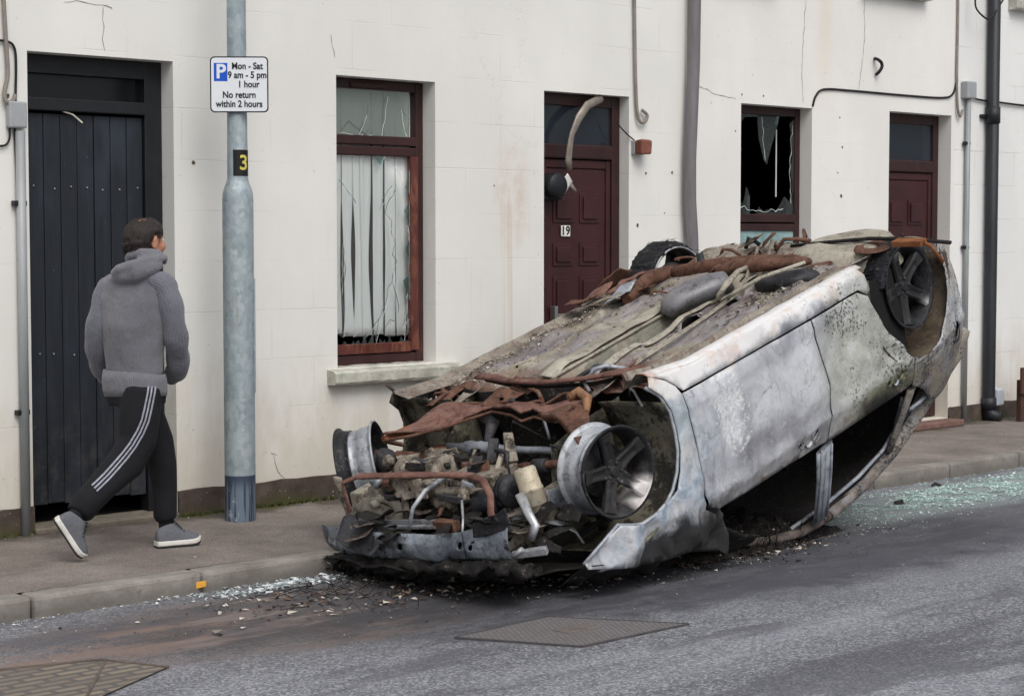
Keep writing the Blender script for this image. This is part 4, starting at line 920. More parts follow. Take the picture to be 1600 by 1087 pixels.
# beige flanges either side of the tunnel, slotted
for nm, y0, y1, z0 in (('tunnel_flange', .028, .165, -.016), ('tunnel_flange', -.335, -.255, -.014)):
    m = MB(); m.sheet([(.62, y0), (-.92 if y0 > 0 else -.75, y0+.03), (-.92 if y0 > 0 else -.75, y1), (.35, y1), (.6, y1-.03)], [rect(q, (y0+y1)/2+.01, .028, .005, 0) for q in (-.15, -.33, -.5, -.66)], .05, lambda u, v: V(u, v, zfl(u, v)+z0)+noise.noise_vector(V(u*6, v*6, 0))*.010)
    cp(nm, m, M_beige, fp, solid=.006)
m = MB(); m.tube([(.62, .028, .118), (.2, .028, .115), (-.3, .034, .112), (-.9, .045, .11)], (.013, .006) if False else .009, 8); m.jitter(.004, 7); cp('tunnel_edge', m, M_beige, fp)
# exhaust, fuel lines
m = MB(); m.tube([(.55, -.10, .23), (.35, -.10, .175), (.1, -.10, .185), (-.25, -.09, .18)], .038, 16); cp('exhaust_pipe', m, M_steel)
m = MB(); m.tube([(.22, -.10, .182), (.2, -.10, .182)], .045, 16); m.tube([(.62, -.08, .14), (.5, -.16, .10), (.42, -.2, .13)], .012, 8); cp('exhaust_clamp', m, M_dark)
m = MB(); m.tube([(.58, -.44, .068), (.2, -.41, .066), (-.15, -.385, .064), (-.5, -.34, .055), (-.62, -.32, .02)], .007, 8); m.tube([(.58, -.462, .068), (.2, -.43, .066), (-.15, -.40, .064), (-.5, -.36, .055)], .006, 8); cp('brake_line', m, M_beige)
p, q = V((-0.347, -0.015, 0.06)), V((-0.604, -0.169, 0.03))
m = MB(); d = (q-p); m.tube([p-d*.14+V(0, 0, .05), p-d*.02+V(0, 0, .02), p+d*.12, p+d*.45, p+d*.8, p+d*1.0, p+d*1.1+V(0, 0, .06)], [(.03, .06), (.055, .085), (.064, .094), (.066, .098), (.064, .096), (.054, .085), (.03, .04)], 24, ref=(0, 0, 1)); m.jitter(.012, 8); cp('silencer', m, M_grey)
# rear axle, tank, springs and links
def car_tube(name, pts, r, mat, n=10, jit=.006, **kw):
    m = MB(); m.tube(pts, r, n, **kw); m.jitter(jit, 9); return cp(name, m, mat)
car_tube('rear_silencer', [(-0.819, 0.011, 0.08), (-0.792, -0.045, 0.03), (-0.81, -0.13, 0.01), (-0.798, -0.345, 0), (-0.822, -0.509, 0), (-0.917, -0.51, 0.03)], [(.02, .03), (.034, .052), (.038, .060), (.038, .060), (.036, .056), (.02, .03)], M_rust, 18, ref=(0, 0, 1))
car_tube('fuel_tank', [(-0.761, -0.284, 0.12), (-0.662, -0.401, 0.07), (-0.663, -0.517, 0.06), (-0.716, -0.629, 0.06), (-0.932, -0.532, 0.12)], [(.03, .03), (.05, .066), (.054, .074), (.05, .07), (.03, .04)], M_dark, 18, ref=(0, 0, 1))
car_tube('exhaust_hanger', [(-0.368, -0.303, 0.06), (-0.263, -0.399, 0), (-0.326, -0.405, -0.04), (-0.511, -0.354, -0.05), (-0.642, -0.318, -0.03)], [.012, .015, .016, .015, .012], M_beige, 8)
car_tube('trailing_link', [(-0.407, -0.333, 0.06), (-0.299, -0.461, 0), (-0.481, -0.517, -0.02), (-0.69, -0.65, -0.03)], [.010, .012, .010, .010], M_beige, 8)
car_tube('hanger_bracket', [(-0.538, -0.331, 0.1), (-0.654, -0.29, 0.05), (-0.738, -0.258, 0.02)], [(.018, .006)]*3, M_alloy, 8)
car_tube('rear_axle_beam', [(-1.12, .58, .14), (-1.15, .3, .10), (-1.16, 0, .09), (-1.15, -.3, .10), (-1.12, -.58, .14)], [.04, .04, .04, .04, .04], M_rust, 12)
for sg in (-1, 1):
    car_tube('trailing_arm', [(-.62, sg*.5, .12), (-.9, sg*.55, .08), (-1.2, sg*.60, .14), (-1.32, sg*.62, .25)], [.03, .04, .045, .04], M_rust, 10)
    m = MB(); N = 60; m.tube([(-1.22+.055*math.cos(i/N*2*math.pi*4.5), sg*.52+.055*math.sin(i/N*2*math.pi*4.5), .06+.20*i/N) for i in range(N+1)], .008, 6); cp('coil_spring', m, M_rust)
    car_tube('shock_absorber', [(-1.42, sg*.56, .10), (-1.40, sg*.54, .25), (-1.38, sg*.50, .5)], [.022, .03, .03], M_dark)
    car_tube('stub_axle', [(-1.29, sg*.56, .29), (-1.29, sg*.74, .30)], [.06, .05], M_rust, 14)
# a heap of bent rusty links and plates over the rear axle
rr = random.Random(21)
for i in range(30):
    u = rr.uniform(0, 1); x = -.72-.95*u+rr.uniform(-.1, .1); y = rr.uniform(-.42, .34); z = .145-.05*rr.random()
    a = rr.uniform(0, 3.1); L = rr.uniform(.06, .22); dx, dy = math.cos(a)*L/2, math.sin(a)*L/2
    if i % 3 == 0:
        m = MB(); pl = [(x+px*math.cos(a)-py*math.sin(a), y+px*math.sin(a)+py*math.cos(a)) for px, py in ((-L/2, -.04), (L/3, -.05), (L/2, .01), (.2*L, .05), (-L/2, .045))]
        t0 = rr.uniform(-.5, .5); m.sheet(pl, [hole(x, y, .015, .01)], .03, lambda px, py: V(px, py, z-.02+(px-x)*t0+.03*math.sin((py-y)*25))); m.jitter(.006, 12, i); cp('bent_bracket', m, rr.choice([M_rust, M_rust, M_rustp, M_alloy]), solid=.004)
    else:
        car_tube('bent_link', [(x-dx, y-dy, z+.02), (x-dx*.3, y-dy*.3, z-.02*rr.random()), (x+dx*.4, y+dy*.4, z-.03), (x+dx, y+dy, z+.03)], [.006+.008*rr.random()]*4, rr.choice([M_rust, M_rust, M_rustp, M_dark, M_alloy]), 8, .006)
# boot floor, spare wheel well, rear cross member
m = MB(); m.sheet([(-1.12, -.62), (-1.12, .70), (-1.82, .66), (-1.82, -.66)], [hole(-1.3, .4, .04, .03)], .06, lambda u, v: V(u, v, .19-.05*math.exp(-((u+1.6)/.2)**2))+noise.noise_vector(V(u*6, v*6, 5))*.02); cp('boot_floor', m, M_floor, solid=.006)
sw = V((-1.281, -0.52, 0.06)); m = MB(); m.lathe([(.30, .16), (.285, .06), (.26, .02), (.20, .0), (.12, -.006), (.06, .004), (.001, .006)], (sw.x, sw.y+.02, sw.z-.03), (0, 0, 1), 36); m.jitter(.012, 5); cp('spare_wheel_well', m, M_beige)
m = MB(); m.lathe([(.10, .0), (.085, -.014), (.05, -.014), (.035, .0)], (sw.x+.1, sw.y-.22, sw.z-.01), (0, .1, 1), 20); cp('well_boss', m, M_rust)
car_tube('rear_bumper_bar', [(-1.264, -0.184, 0.04), (-1.235, -0.428, 0.02), (-1.217, -0.719, 0.01), (-1.215, -0.947, 0.02), (-1.245, -1.168, 0.06)], [(.010, .014)]*5, M_char, 8)
m = MB(); b0 = V((-0.872, -1.075, -0.06)); b1 = V((-0.847, -1.248, -0.06)); m.obox(b0, b1, .06, .03, bevel=.004); m.tube([b1, b1+V(-.03, -.02, .03), b1+V(-.06, -.06, .12)], .01, 8); m.jitter(.006, 9); cp('towing_bracket', m, metal_mix('orange_rust', [c(104, 62, 38), c(138, 84, 48), c(156, 106, 66)], 6, .3, .15))
# upturned far end of the floor, torn sheet at the far sill
m = MB(); m.sheet([(0, 0), (.30, 0), (.34, .10), (.22, .15), (.05, .12)], [], .04, lambda u, v: V(-.72-u, .84-v*.6, .13-v*.75+.05*u)+noise.noise_vector(V(u*9, v*9, 2))*.02); cp('torn_sheet', m, M_rust, solid=.005)
m = MB(); m.sheet([(0, 0), (.22, 0), (.20, .16), (.02, .14)], [], .04, lambda u, v: V(-.75-u, .70-v, .09-.3*math.sin(v*6)*.2)+noise.noise_vector(V(u*9, v*9, 3))*.02); cp('torn_sheet', m, M_rustp, solid=.005)
for i in range(7):
    x0 = rr.uniform(-.68, -.42); y0 = rr.uniform(.55, .80); m = MB()
    m.sheet([(0, 0), (.16, .02), (.2, .1), (.07, .13)], [], .03, lambda u, v: V(x0-u, y0-v, .09+.02*i*.3-.25*u*(i % 2)-.1*v)+noise.noise_vector(V(u*12, v*12, i))*.03); cp('torn_sheet', m, [M_rust, M_rustp, M_floor, M_steel][i % 4], solid=.004)
# ---- front end, stripped of its panels
SUB = [(1.43, 0.415, 0.13), (1.398, 0.416, 0.12), (1.23, 0.387, 0.12), (1.067, 0.367, 0.12), (0.961, 0.326, 0.12), (0.932, 0.023, 0.12), (0.991, -0.231, 0.11), (0.865, -0.25, 0.1), (0.845, -0.359, 0.1), (0.99, -0.505, 0.1), (1.123, -0.576, 0.11), (1.103, -0.455, 0.12), (1.136, -0.392, 0.13), (1.062, -0.222, 0.14), (1.121, -0.192, 0.14), (1.078, -0.099, 0.13), (1.035, 0.061, 0.13), (1.122, 0.117, 0.13), (1.259, 0.193, 0.13), (1.365, 0.305, 0.13)]
SUB2 = [(p[0], p[1]) for p in SUB]
m = MB(); m.sheet(SUB2, [hole(1.0, .14, .02, .012), hole(.93, -.12, .03, .010, 12, 1.2), hole(.9, .2, .012, .02), hole(.94, .03, .010, .016), hole(1.14, .36, .012, .010), hole(.86, -.2, .012, .012)], .03, lambda u, v: V(u, v, .125+.010*math.sin(v*14)+.016*math.sin(u*16)+(.018 if abs(u-1.0+.1*v) < .018 else 0))+noise.noise_vector(V(u*14, v*14, 1))*.007); sf = cp('front_subframe', m, M_rustp, solid=.012)
m = MB(); m.tube([(p[0], p[1], p[2]+.004) for p in SUB], .008, 6, closed=True); m.jitter(.003, 14); cp('subframe_flange', m, M_rust, sf)
m = MB()
for bx, by in SUB2[3:14:2]: m.lathe([(.001, -.016), (.010, -.016), (.011, -.010), (.018, -.009), (.018, -.002)], (bx*.97+.03, by*.9, .118), (0, 0, 1), 8)
cp('subframe_bolt', m, M_dark, sf)
m = MB(); m.tube([(1.423, 0.422, 0.13), (1.237, 0.387, 0.14), (1.081, 0.321, 0.15), (0.974, 0.247, 0.15)], [(.016, .022), (.024, .03), (.034, .03), (.03, .02)], 10); m.jitter(.006, 9); cp('lower_arm', m, metal_mix('orange_arm', [c(106, 62, 40), c(140, 88, 56), c(158, 108, 74)], 7, .3, .1))
m = MB(); m.sheet([(p[0], p[1]) for p in ((1.073, -0.475, 0.1), (1.069, -0.559, 0.1), (1.232, -0.689, 0.12), (1.361, -0.731, 0.14), (1.194, -0.466, 0.14), (1.085, -0.284, 0.13))], [hole(1.12, -.50, .03, .018)], .03, lambda u, v: V(u, v, .12+.05*(u-1.0)+.02*math.sin(v*16))+noise.noise_vector(V(u*8, v*8, 5))*.01); cp('lower_arm', m, M_rust, solid=.03)
car_tube('arm_bush', [(1.033, -0.428, 0.06), (0.976, -0.451, 0.05), (1.03, -0.539, 0.06), (1.108, -0.583, 0.1)], [.02, .026, .024, .015], metal_mix('tan_rust', [c(128, 92, 66), c(160, 120, 90), c(176, 140, 110)], 7, .3, .1), 12)
car_tube('anti_roll_bar', [(0.648, 0.485, 0.1), (0.683, 0.364, 0.09), (0.754, 0.197, 0.08), (0.785, -0.069, 0.08), (0.738, -0.314, 0.07), (0.694, -0.457, 0.06), (0.659, -0.564, 0.06)], [(.012, .03), (.012, .034), (.012, .022), (.012, .018), (.012, .022), (.012, .034), (.012, .03)], M_rustp, 8, ref=(0, 0, 1))
car_tube('brake_hose', [(0.676, 0.412, 0.11), (0.744, 0.181, 0.11), (0.756, -0.077, 0.11), (0.726, -0.335, 0.1), (0.664, -0.503, 0.09)], .010, M_char, 8)
for i in range(26):
    y = rr.uniform(-.72, .72); x = .76+rr.uniform(-.16, .16); a = rr.uniform(-.8, .8)+1.57*(i % 2); L = rr.uniform(.08, .3); z = zfl(min(x, .74), y)-.015
    if i % 2: car_tube('bent_pipe', [(x-math.cos(a)*L/2, y-math.sin(a)*L/2, z+.02), (x, y, z-.02), (x+math.cos(a)*L/3, y+math.sin(a)*L/3, z-.015), (x+math.cos(a)*L/2, y+math.sin(a)*L/2, z+.03)], [.006+.008*rr.random()]*4, rr.choice([M_rust, M_rustp, M_dark, M_steel, M_grey]), 8, .006)
    else:
        m = MB(); m.sheet([(x-.05*L*8, y-.05), (x+.05*L*6, y-.06), (x+.05*L*7, y+.04), (x-.04*L*6, y+.06)], [hole(x, y, .014, .010)], .03, lambda u, v: V(u, v, z-.012+.1*(u-x)+.02*math.sin(v*30))); m.jitter(.007, 12, i); cp('bent_bracket', m, rr.choice([M_rust, M_rustp, M_floor, M_rust]), solid=.004)
# engine and gearbox: lumpy castings with ribs
def ribbed_case(name, parts, mat, jit=.005):
    m = MB()
    for kind, *a in parts:
        if kind == 'box': m.box(*a[:6], bevel=.010)
        elif kind == 'cyl': m.lathe(a[0], a[1], a[2], a[3] if len(a) > 3 else 26, True)
        elif kind == 'bar': m.obox(*a, bevel=.003)
        elif kind == 'pipe': m.tube(a[0], a[1], 12)
    m.jitter(jit, 16, len(parts)); return cp(name, m, mat)
def flange(r, L): return [(r*.25, 0), (r*.9, 0), (r, .008), (r, .030), (r*.88, .034), (r*.86, L*.45), (r*.7, L*.5), (r*.66, L*.9), (r*.5, L), (.01, L)]
ribbed_case('gearbox', [('cyl', flange(.150, .20), (1.47, -.02, .33), (.1, 1, .1)), ('cyl', flange(.085, .12), (1.40, .10, .27), (-.2, .9, -.2)), ('cyl', flange(.06, .10), (1.56, .12, .24), (.6, .2, -.6)), ('box', 1.42, 1.60, .16, .34, .31, .48), ('cyl', flange(.07, .09), (1.52, .24, .31), (.3, 0, -1))]
  + [('bar', (1.36+.035*i, .02, .20+.01*(i % 2)), (1.40+.035*i, .19, .23), .008, .035) for i in range(6)] + [('bar', (1.62, .17+.03*i, .33), (1.62, .17+.03*i, .47), .008, .03) for i in range(6)], M_alloy)
ribbed_case('engine_block', [('box', 1.32, 1.56, -.36, -.04, .34, .66), ('box', 1.36, 1.54, -.34, -.08, .24, .338), ('box', 1.563, 1.60, -.34, -.10, .36, .43), ('box', 1.563, 1.62, -.30, -.06, .47, .56)]
  + [('cyl', flange(.034, .06), (1.60, -.30+.075*i, .36), (1, .1, -.5), 16) for i in range(4)] + [('bar', (1.565, -.34+.04*i, .45), (1.575, -.34+.04*i, .63), .009, .03) for i in range(8)] + [('pipe', [(1.58, -.33, .30), (1.64, -.25, .27), (1.65, -.12, .27), (1.62, -.02, .30), (1.56, .06, .34)], .020), ('pipe', [(1.60, -.32, .50), (1.68, -.28, .46), (1.68, -.12, .47), (1.63, 0, .52)], .016)], M_alloy)
ribbed_case('alternator', [('cyl', [(.01, 0), (.055, 0), (.062, .012), (.062, .05), (.058, .056), (.058, .10), (.05, .11), (.02, .115)], (1.60, -.40, .33), (.35, 1, .0)), ('cyl', [(.01, -.03), (.03, -.03), (.03, -.004), (.01, -.002)], (1.60, -.40, .33), (.35, 1, 0))], M_dark)
ribbed_case('engine_mount', [('box', 1.50, 1.66, .30, .36, .27, .46), ('box', 1.48, 1.68, .365, .42, .42, .47), ('bar', (1.52, .33, .268), (1.66, .40, .42), .05, .012), ('bar', (1.56, .30, .26), (1.56, .18, .24), .04, .014)], M_beige)
for i in range(96):   # bosses, pipes, brackets and ribs over the castings
    y = rr.uniform(-.40, .36); x = rr.uniform(1.34, 1.68); z = .19+.42*max(0, x-1.5)+rr.uniform(-.02, .12)+(.16 if abs(y) > .3 else 0); a = rr.uniform(0, 6.3); L = rr.uniform(.03, .15); mt = rr.choice([M_alloy, M_dark, M_dark, M_beige, M_rust, M_steel, M_char, M_char, M_alloy]); k_ = i % 4; m = MB()
    dv = V(math.cos(a)*.8+.4, math.sin(a), rr.uniform(-.6, .3)).normalized()
    if k_ == 0: m.lathe([(.001, L*.5), (.008+L*.08, L*.5), (.010+L*.09, L*.44), (.010+L*.09, L*.2), (.015+L*.11, L*.18), (.015+L*.11, 0), (.001, 0)], (x, y, z), dv, 14)
    elif k_ == 1: m.obox(V(x, y, z)-dv*L*.6, V(x, y, z)+dv*L*.6, .018+L*.25, .016+.1*L, (.2, .1, 1), .004)
    elif k_ == 2: m.tube([V(x, y, z), V(x, y, z)+dv*L, V(x, y, z)+dv*L*1.4+V(.02, .03, .05), V(x, y, z)+dv*L*1.6+V(.02, .05, .12)], .007+.006*rr.random(), 8)
    else: m.sheet([(-L*.5, -L*.3), (L*.5, -L*.35), (L*.4, L*.3), (-L*.3, L*.35)], [hole(0, 0, L*.09, L*.09, 10)], .02, lambda u, v: V(x, y, z)+V(math.cos(a)*u-math.sin(a)*v*.4, math.sin(a)*u+math.cos(a)*v, v*.7))
    m.jitter(.007, 18, i); cp('engine_fitting', m, mt, solid=.005 if k_ == 3 else 0)
m = MB()
for px, py, pz, r in ((1.55, -.44, .30, .075), (1.50, -.43, .44, .06)): m.lathe([(.02, -.03), (r*.5, -.03), (r*.55, -.012), (r*.9, -.012), (r, -.022), (r, .0), (r*.93, .006), (r, .012), (r, .03), (r*.3, .035)], (px, py, pz), (.25, -1, -.1), 28, True)
cp('pulley', m, M_dark)
p, q = V((1.55, -0.554, 0.183)), V((1.57, -0.595, 0.347)); d = (p-q)
m = MB(); m.lathe([(.001, 1.0), (.040, .995), (.049, .97), (.051, .93), (.051, .42), (.055, .40), (.055, .30), (.050, .28), (.050, .04), (.04, 0)] if False else [(.001, d.length), (.042, d.length-.002), (.050, d.length-.012), (.051, d.length*.45), (.055, d.length*.43), (.055, d.length*.36), (.051, d.length*.34), (.050, 0), (.02, -.01)], q, d, 32); cp('oil_filter_housing', m, M_canister)
# radiator support: rusty hoop
car_tube('radiator_support', [(1.75, 0.405, 0.362), (1.74, 0.422, 0.287), (1.72, 0.427, 0.222), (1.7, 0.345, 0.201), (1.67, 0.037, 0.195), (1.64, -0.175, 0.198), (1.64, -0.313, 0.195), (1.66, -0.407, 0.21), (1.7, -0.464, 0.26), (1.74, -0.485, 0.316), (1.78, -0.528, 0.386)], [(.010, .010), (.011, .011), (.011, .016), (.012, .022), (.012, .026), (.012, .026), (.012, .026), (.012, .020), (.011, .016), (.011, .016), (.010, .016)], M_rustp, 10, .005, ref=(0, 0, 1))
car_tube('support_bracket', [(1.72, 0.463, 0.201), (1.72, 0.476, 0.282), (1.72, 0.448, 0.361), (1.74, 0.441, 0.433)], [(.012, .03), (.012, .024), (.014, .03), (.01, .02)], M_alloy, 8)
car_tube('support_strut', [(1.66, 0.085, 0.21), (1.66, 0.119, 0.321), (1.7, 0.097, 0.404)], [(.014, .02)]*3, M_alloy, 8)
m = MB(); m.sheet([(p_[1], p_[2]) for p_ in ((1.72, 0.454, 0.378), (1.6, 0.377, 0.311), (1.6, 0.148, 0.323), (1.62, 0.1, 0.42), (1.7, 0.254, 0.423))], [hole(.30, .36, .014, .014)], .03, lambda u, v: V(1.68-.25*(.3-u)*.3, u, v)+noise.noise_vector(V(u*12, v*12, 7))*.02); cp('mount_plate', m, M_beige, solid=.006)
# front cross beam: long pressed strip with a row of holes
BT = [V((1.7, 0.694, 0.466)), V((1.76, 0.438, 0.443)), V((1.83, 0.122, 0.409)), V((1.88, -0.26, 0.371)), V((1.9, -0.523, 0.322)), V((1.89, -0.732, 0.27))]
BB = [V((1.7, 0.687, 0.604)), V((1.77, 0.432, 0.574)), V((1.84, 0.157, 0.536)), V((1.89, -0.227, 0.497)), V((1.91, -0.487, 0.462)), V((1.9, -0.704, 0.448))]
def lerpl(P, f):
    f *= len(P)-1; i = min(int(f), len(P)-2); return P[i].lerp(P[i+1], f-i)
bh = [hole(u, v, .0125, .13, 12) for u, v in ((.045, .42), (.085, .50), (.26, .52), (.345, .50), (.385, .50), (.475, .48), (.745, .44), (.80, .56))]
m = MB(); m.sheet([(0, -.05), (.05, .0), (.1, .0), (1, 0), (1, 1), (.6, 1.02), (.3, 1.0), (.13, 1.05), (.09, .97), (.03, .72)], bh, .03, lambda u, v: lerpl(BT, max(0, min(1, u))).lerp(lerpl(BB, max(0, min(1, u))), v)+V(.020*math.sin(v*math.pi), 0, 0)+noise.noise_vector(V(u*9, v*2, 7))*.010, sv=.15)
bm_ = cp('bumper_beam', m, metal_mix('scorched_blue_steel', [c(70, 72, 76), c(120, 128, 138), c(160, 168, 178), c(190, 196, 204)], 4, .25, .55, .55, .35, .3, .3), solid=.005)
m = MB(); m.ribbon([lerpl(BT, .76)+V(.026, 0, 0), lerpl(BT, .77).lerp(lerpl(BB, .78), .5)+V(.03, 0, 0), lerpl(BB, .79)+V(.026, 0, 0)], .005, (1, 0, 0)); cp('beam_seam', m, M_soot_shade, bm_)
m = MB(); u0 = lerpl(BT, .86)
m.sheet([(.80, -.22), (1.0, -.30), (1.02, .2), (.82, .25)], [], .05, lambda u, v: lerpl(BT, min(1, u)).lerp(lerpl(BB, min(1, u)), v)+V(.02, -max(0, u-1)*1.3, 0)+noise.noise_vector(V(u*20, v*4, 3))*.012); cp('beam_end_plate', m, M_dark, bm_, solid=.005)
for q0, (za, zb) in enumerate(((.015, .06), (.05, .10), (.09, .13))):   # melted bumper skin and bonnet edge left below the beam
    m = MB(); n = 60; P = []
    for i in range(n+1):
        f = i/n; b_ = lerpl(BB, f); P.append(V(b_.x+.02-.05*q0+.03*noise.noise(V(f*7, q0, 1)), b_.y-(.25*max(0, f-.8) if q0 else 0), b_.z+za+.01+.02*noise.noise(V(f*11, q0, 4))))
    m.tube(P, [(.022+.022*abs(noise.noise(V(i*.45, q0, 2))), .04+.04*noise.noise(V(i*.4, q0, 7))) for i in range(n+1)], 10, ref=(0, 0, 1)); m.jitter(.03, 19, q0); m.jitter(.012, 45, q0); cp('charred_bumper', m, M_char)
m = MB(); m.sheet([(p_[0], p_[2]) for p_ in ((1.554, -0.84, 0.608), (1.205, -0.84, 0.679), (0.826, -0.84, 0.735), (0.701, -0.84, 0.709), (0.621, -0.8, 0.881), (0.407, -0.78, 1.036), (0.451, -0.78, 1.05), (0.873, -0.8, 0.88), (1.257, -0.82, 0.762), (1.505, -0.82, 0.668))], [], .03, lambda u, v: V(u, -.80+.05*math.sin(u*17)+.2*(v-.75), v)+noise.noise_vector(V(u*9, v*9, 3))*.05); cp('crumpled_wing_panel', m, M_ash, solid=.005)
m = MB(); m.sheet([(p_[0], p_[2]) for p_ in ((0.673, -0.8, 0.659), (0.593, -0.8, 0.776), (0.503, -0.72, 0.998), (0.589, -0.72, 0.966), (0.685, -0.78, 0.816))], [], .03, lambda u, v: V(u, -.80+.25*(v-.75), v)+noise.noise_vector(V(u*12, v*12, 5))*.02); cp('windscreen_pillar', m, M_railf, solid=.03)
LE = [(1.60, .63), (1.45, .685), (1.28, .745), (1.12, .80), (.95, .83), (.80, .85), (.66, .84), (.50, .96), (.38, 1.02)]
m = MB(); prev = None      # burnt inner lip of the wing folded down on to the road
for i in range(61):
    f = i/60*(len(LE)-1); a_ = min(int(f), len(LE)-2); x = LE[a_][0]+(LE[a_+1][0]-LE[a_][0])*(f-a_); z = LE[a_][1]+(LE[a_+1][1]-LE[a_][1])*(f-a_); row = []; dp = .13*(.75+.5*noise.noise(V(x*9, 2, 2)))
    for q in range(6): row.append(m.bm.verts.new(V(x, -ys(x, min(z, .8))+.012+.16*(q/5)**1.3, z-.02+dp*q/5)+noise.noise_vector(V(x*13, q*.8, 6))*.022*min(1, q/2)))
    if prev:
        for j in range(5): m.bm.faces.new((prev[j], prev[j+1], row[j+1], row[j])).smooth = True
    prev = row
cp('charred_wing_edge', m, M_char, solid=.004)
# top rails of the radiator and its charred core
m = MB(); m.obox((1.73, 0.457, 0.448), (1.8, -0.201, 0.374), .03, .016, bevel=.003); m.obox((1.71, 0.507, 0.433), (1.78, -0.211, 0.357), .016, .018, bevel=.003); cp('radiator_rail', m, M_silver)
m = MB(); m.obox((1.79, -0.185, 0.37), (1.8, -0.32, 0.366), .05, .045, bevel=.004); m.jitter(.008, 20); cp('radiator_end', m, M_rust)
car_tube('bonnet_stay', [(1.75, -0.335, 0.266), (1.82, -0.389, 0.317), (1.88, -0.425, 0.361)], .006, M_silver, 8)
# chassis legs
m = MB(); m.obox((1.14, -0.5, 0.421), (1.768, -0.5, 0.441), .085, .13, up=(0, 0, 1), bevel=.01); m.jitter(.014, 9); cp('chassis_leg', m, M_alloy)
m = MB(); m.obox((1.05, .5, .40), (1.62, .5, .40), .085, .13, bevel=.01); m.jitter(.012, 9); cp('chassis_leg', m, M_beige)
m = MB(); m.sheet([(p_[0], p_[2]) for p_ in ((1.444, -0.52, 0.334), (1.292, -0.52, 0.357), (1.148, -0.52, 0.374), (1.146, -0.52, 0.474), (1.266, -0.52, 0.517), (1.371, -0.52, 0.448), (1.444, -0.52, 0.395))], [hole(1.32, .42, .012, .014)], .03, lambda u, v: V(u, -.56, v)+noise.noise_vector(V(u*12, v*12, 7))*.015); cp('inner_wing_plate', m, M_steel, solid=.006)
m = MB(); m.obox((1.86, -0.67, 0.448), (1.8, -0.823, 0.44), .03, .035, bevel=.006); m.tube([(1.88, -0.647, 0.458), (1.87, -0.702, 0.441), (1.86, -0.733, 0.42)], .012, 8); m.jitter(.006, 15); cp('bumper_bracket', m, M_silver)
car_tube('crumpled_strut', [(1.62, -0.563, 0.274), (1.66, -0.627, 0.343), (1.7, -0.691, 0.387), (1.72, -0.663, 0.439)], [(.012, .024), (.014, .02), (.012, .018), (.02, .02)], M_silver, 10, .012)
car_tube('crumpled_strut', [(1.5, -0.528, 0.462), (1.5, -0.657, 0.464), (1.45, -0.674, 0.521), (1.45, -0.701, 0.58)], [(.01, .02), (.006, .03), (.006, .02), (.005, .01)], M_silver, 8, .014)
# steering rack and drive shafts
car_tube('steering_rack', [(1.12, 0.75, 0.272), (1.12, 0.595, 0.291), (1.12, 0.33, 0.287)], [.012, .011, .012], M_rust, 10)
m = MB(); a_, b_ = V((1.12, 0.329, 0.283)), V((1.12, -0.478, 0.287)); N = 26
m.tube([a_.lerp(b_, i/N) for i in range(N+1)], [(.028+.006*(i % 2) if 3 < i < 11 else .018) for i in range(N+1)], 14); m.jitter(.004, 9); cp('rack_housing', m, M_steel)
car_tube('drive_shaft', [(1.29, 0.568, 0.326), (1.29, 0.401, 0.326), (1.3, 0.222, 0.332)], [.030, .018, .024], M_rust, 12, .004); car_tube('drive_shaft', [(1.32, -0.091, 0.311), (1.3, -0.437, 0.277), (1.29, -0.621, 0.262)], [.018, .018, .020], M_rust, 12, .004)
car_tube('shaft_joint', [(1.3, -0.377, 0.286), (1.3, -0.46, 0.277)], [.036, .030], M_dark, 14)
m = MB(); m.tube([(0.98, 0.187, 0.18), (1, 0.115, 0.203), (1.05, 0.129, 0.282)], [.03, .034, .018], 14); m.jitter(.006, 9); cp('steering_column_joint', m, M_grey)
for i in range(20):   # wiring, pipes and scraps hanging in the engine bay
    x, y, z = rr.uniform(.85, 1.35), rr.uniform(-.55, .5), rr.uniform(.25, .55)
    car_tube('loose_cable', [(x, y, z), (x+rr.uniform(-.1, .1), y+rr.uniform(-.1, .1), z-.06), (x+rr.uniform(-.15, .15), y+rr.uniform(-.2, .2), z+rr.uniform(-.05, .1)), (x+rr.uniform(-.2, .2), y+rr.uniform(-.2, .2), z+.2)], .004+.006*rr.random(), rr.choice([M_dark, M_char, M_rust, M_char, M_alloy]), 6, .01)
for i in range(60):   # crushed scraps packed above the bonnet
    x, y = rr.uniform(1.15, 1.88), rr.uniform(-.74, .28); z = .84-.26*max(0, x-.55)-rr.uniform(.04, .2); s_ = rr.uniform(.04, .12); m = MB(); a = rr.uniform(0, 3)
    m.sheet([(-s_, -s_*.5), (s_*.8, -s_*.6), (s_, s_*.4), (0, s_*.7), (-s_, s_*.3)], [], .03, lambda u, v: V(x+u*math.cos(a)-v*math.sin(a), y+u*math.sin(a)+v*math.cos(a), z+.5*v*math.sin(i)+.3*u*math.cos(i*2))); m.jitter(.03, 12, i)
    cp('crushed_scrap', m, rr.choice([M_char, M_char, M_dark, M_char, M_alloy, M_railf]), solid=.004)
for sg in (-1, 1):
    m = MB(); N = 60; cx_ = 1.2; m.tube([(1.16+.06*math.cos(i/N*2*math.pi*4), sg*.58+.06*math.sin(i/N*2*math.pi*4), .40+.2*i/N) for i in range(N+1)], .007, 6); cp('coil_spring', m, M_dark)
    car_tube('suspension_strut', [(1.27, sg*.62, .30), (1.20, sg*.59, .45), (1.14, sg*.56, .66)], [.03, .026, .022], M_dark, 12)
    car_tube('hub_carrier', [(1.29, sg*.58, .26), (1.29, sg*.62, .34), (1.28, sg*.63, .42)], [.045, .05, .03], M_dark, 12)
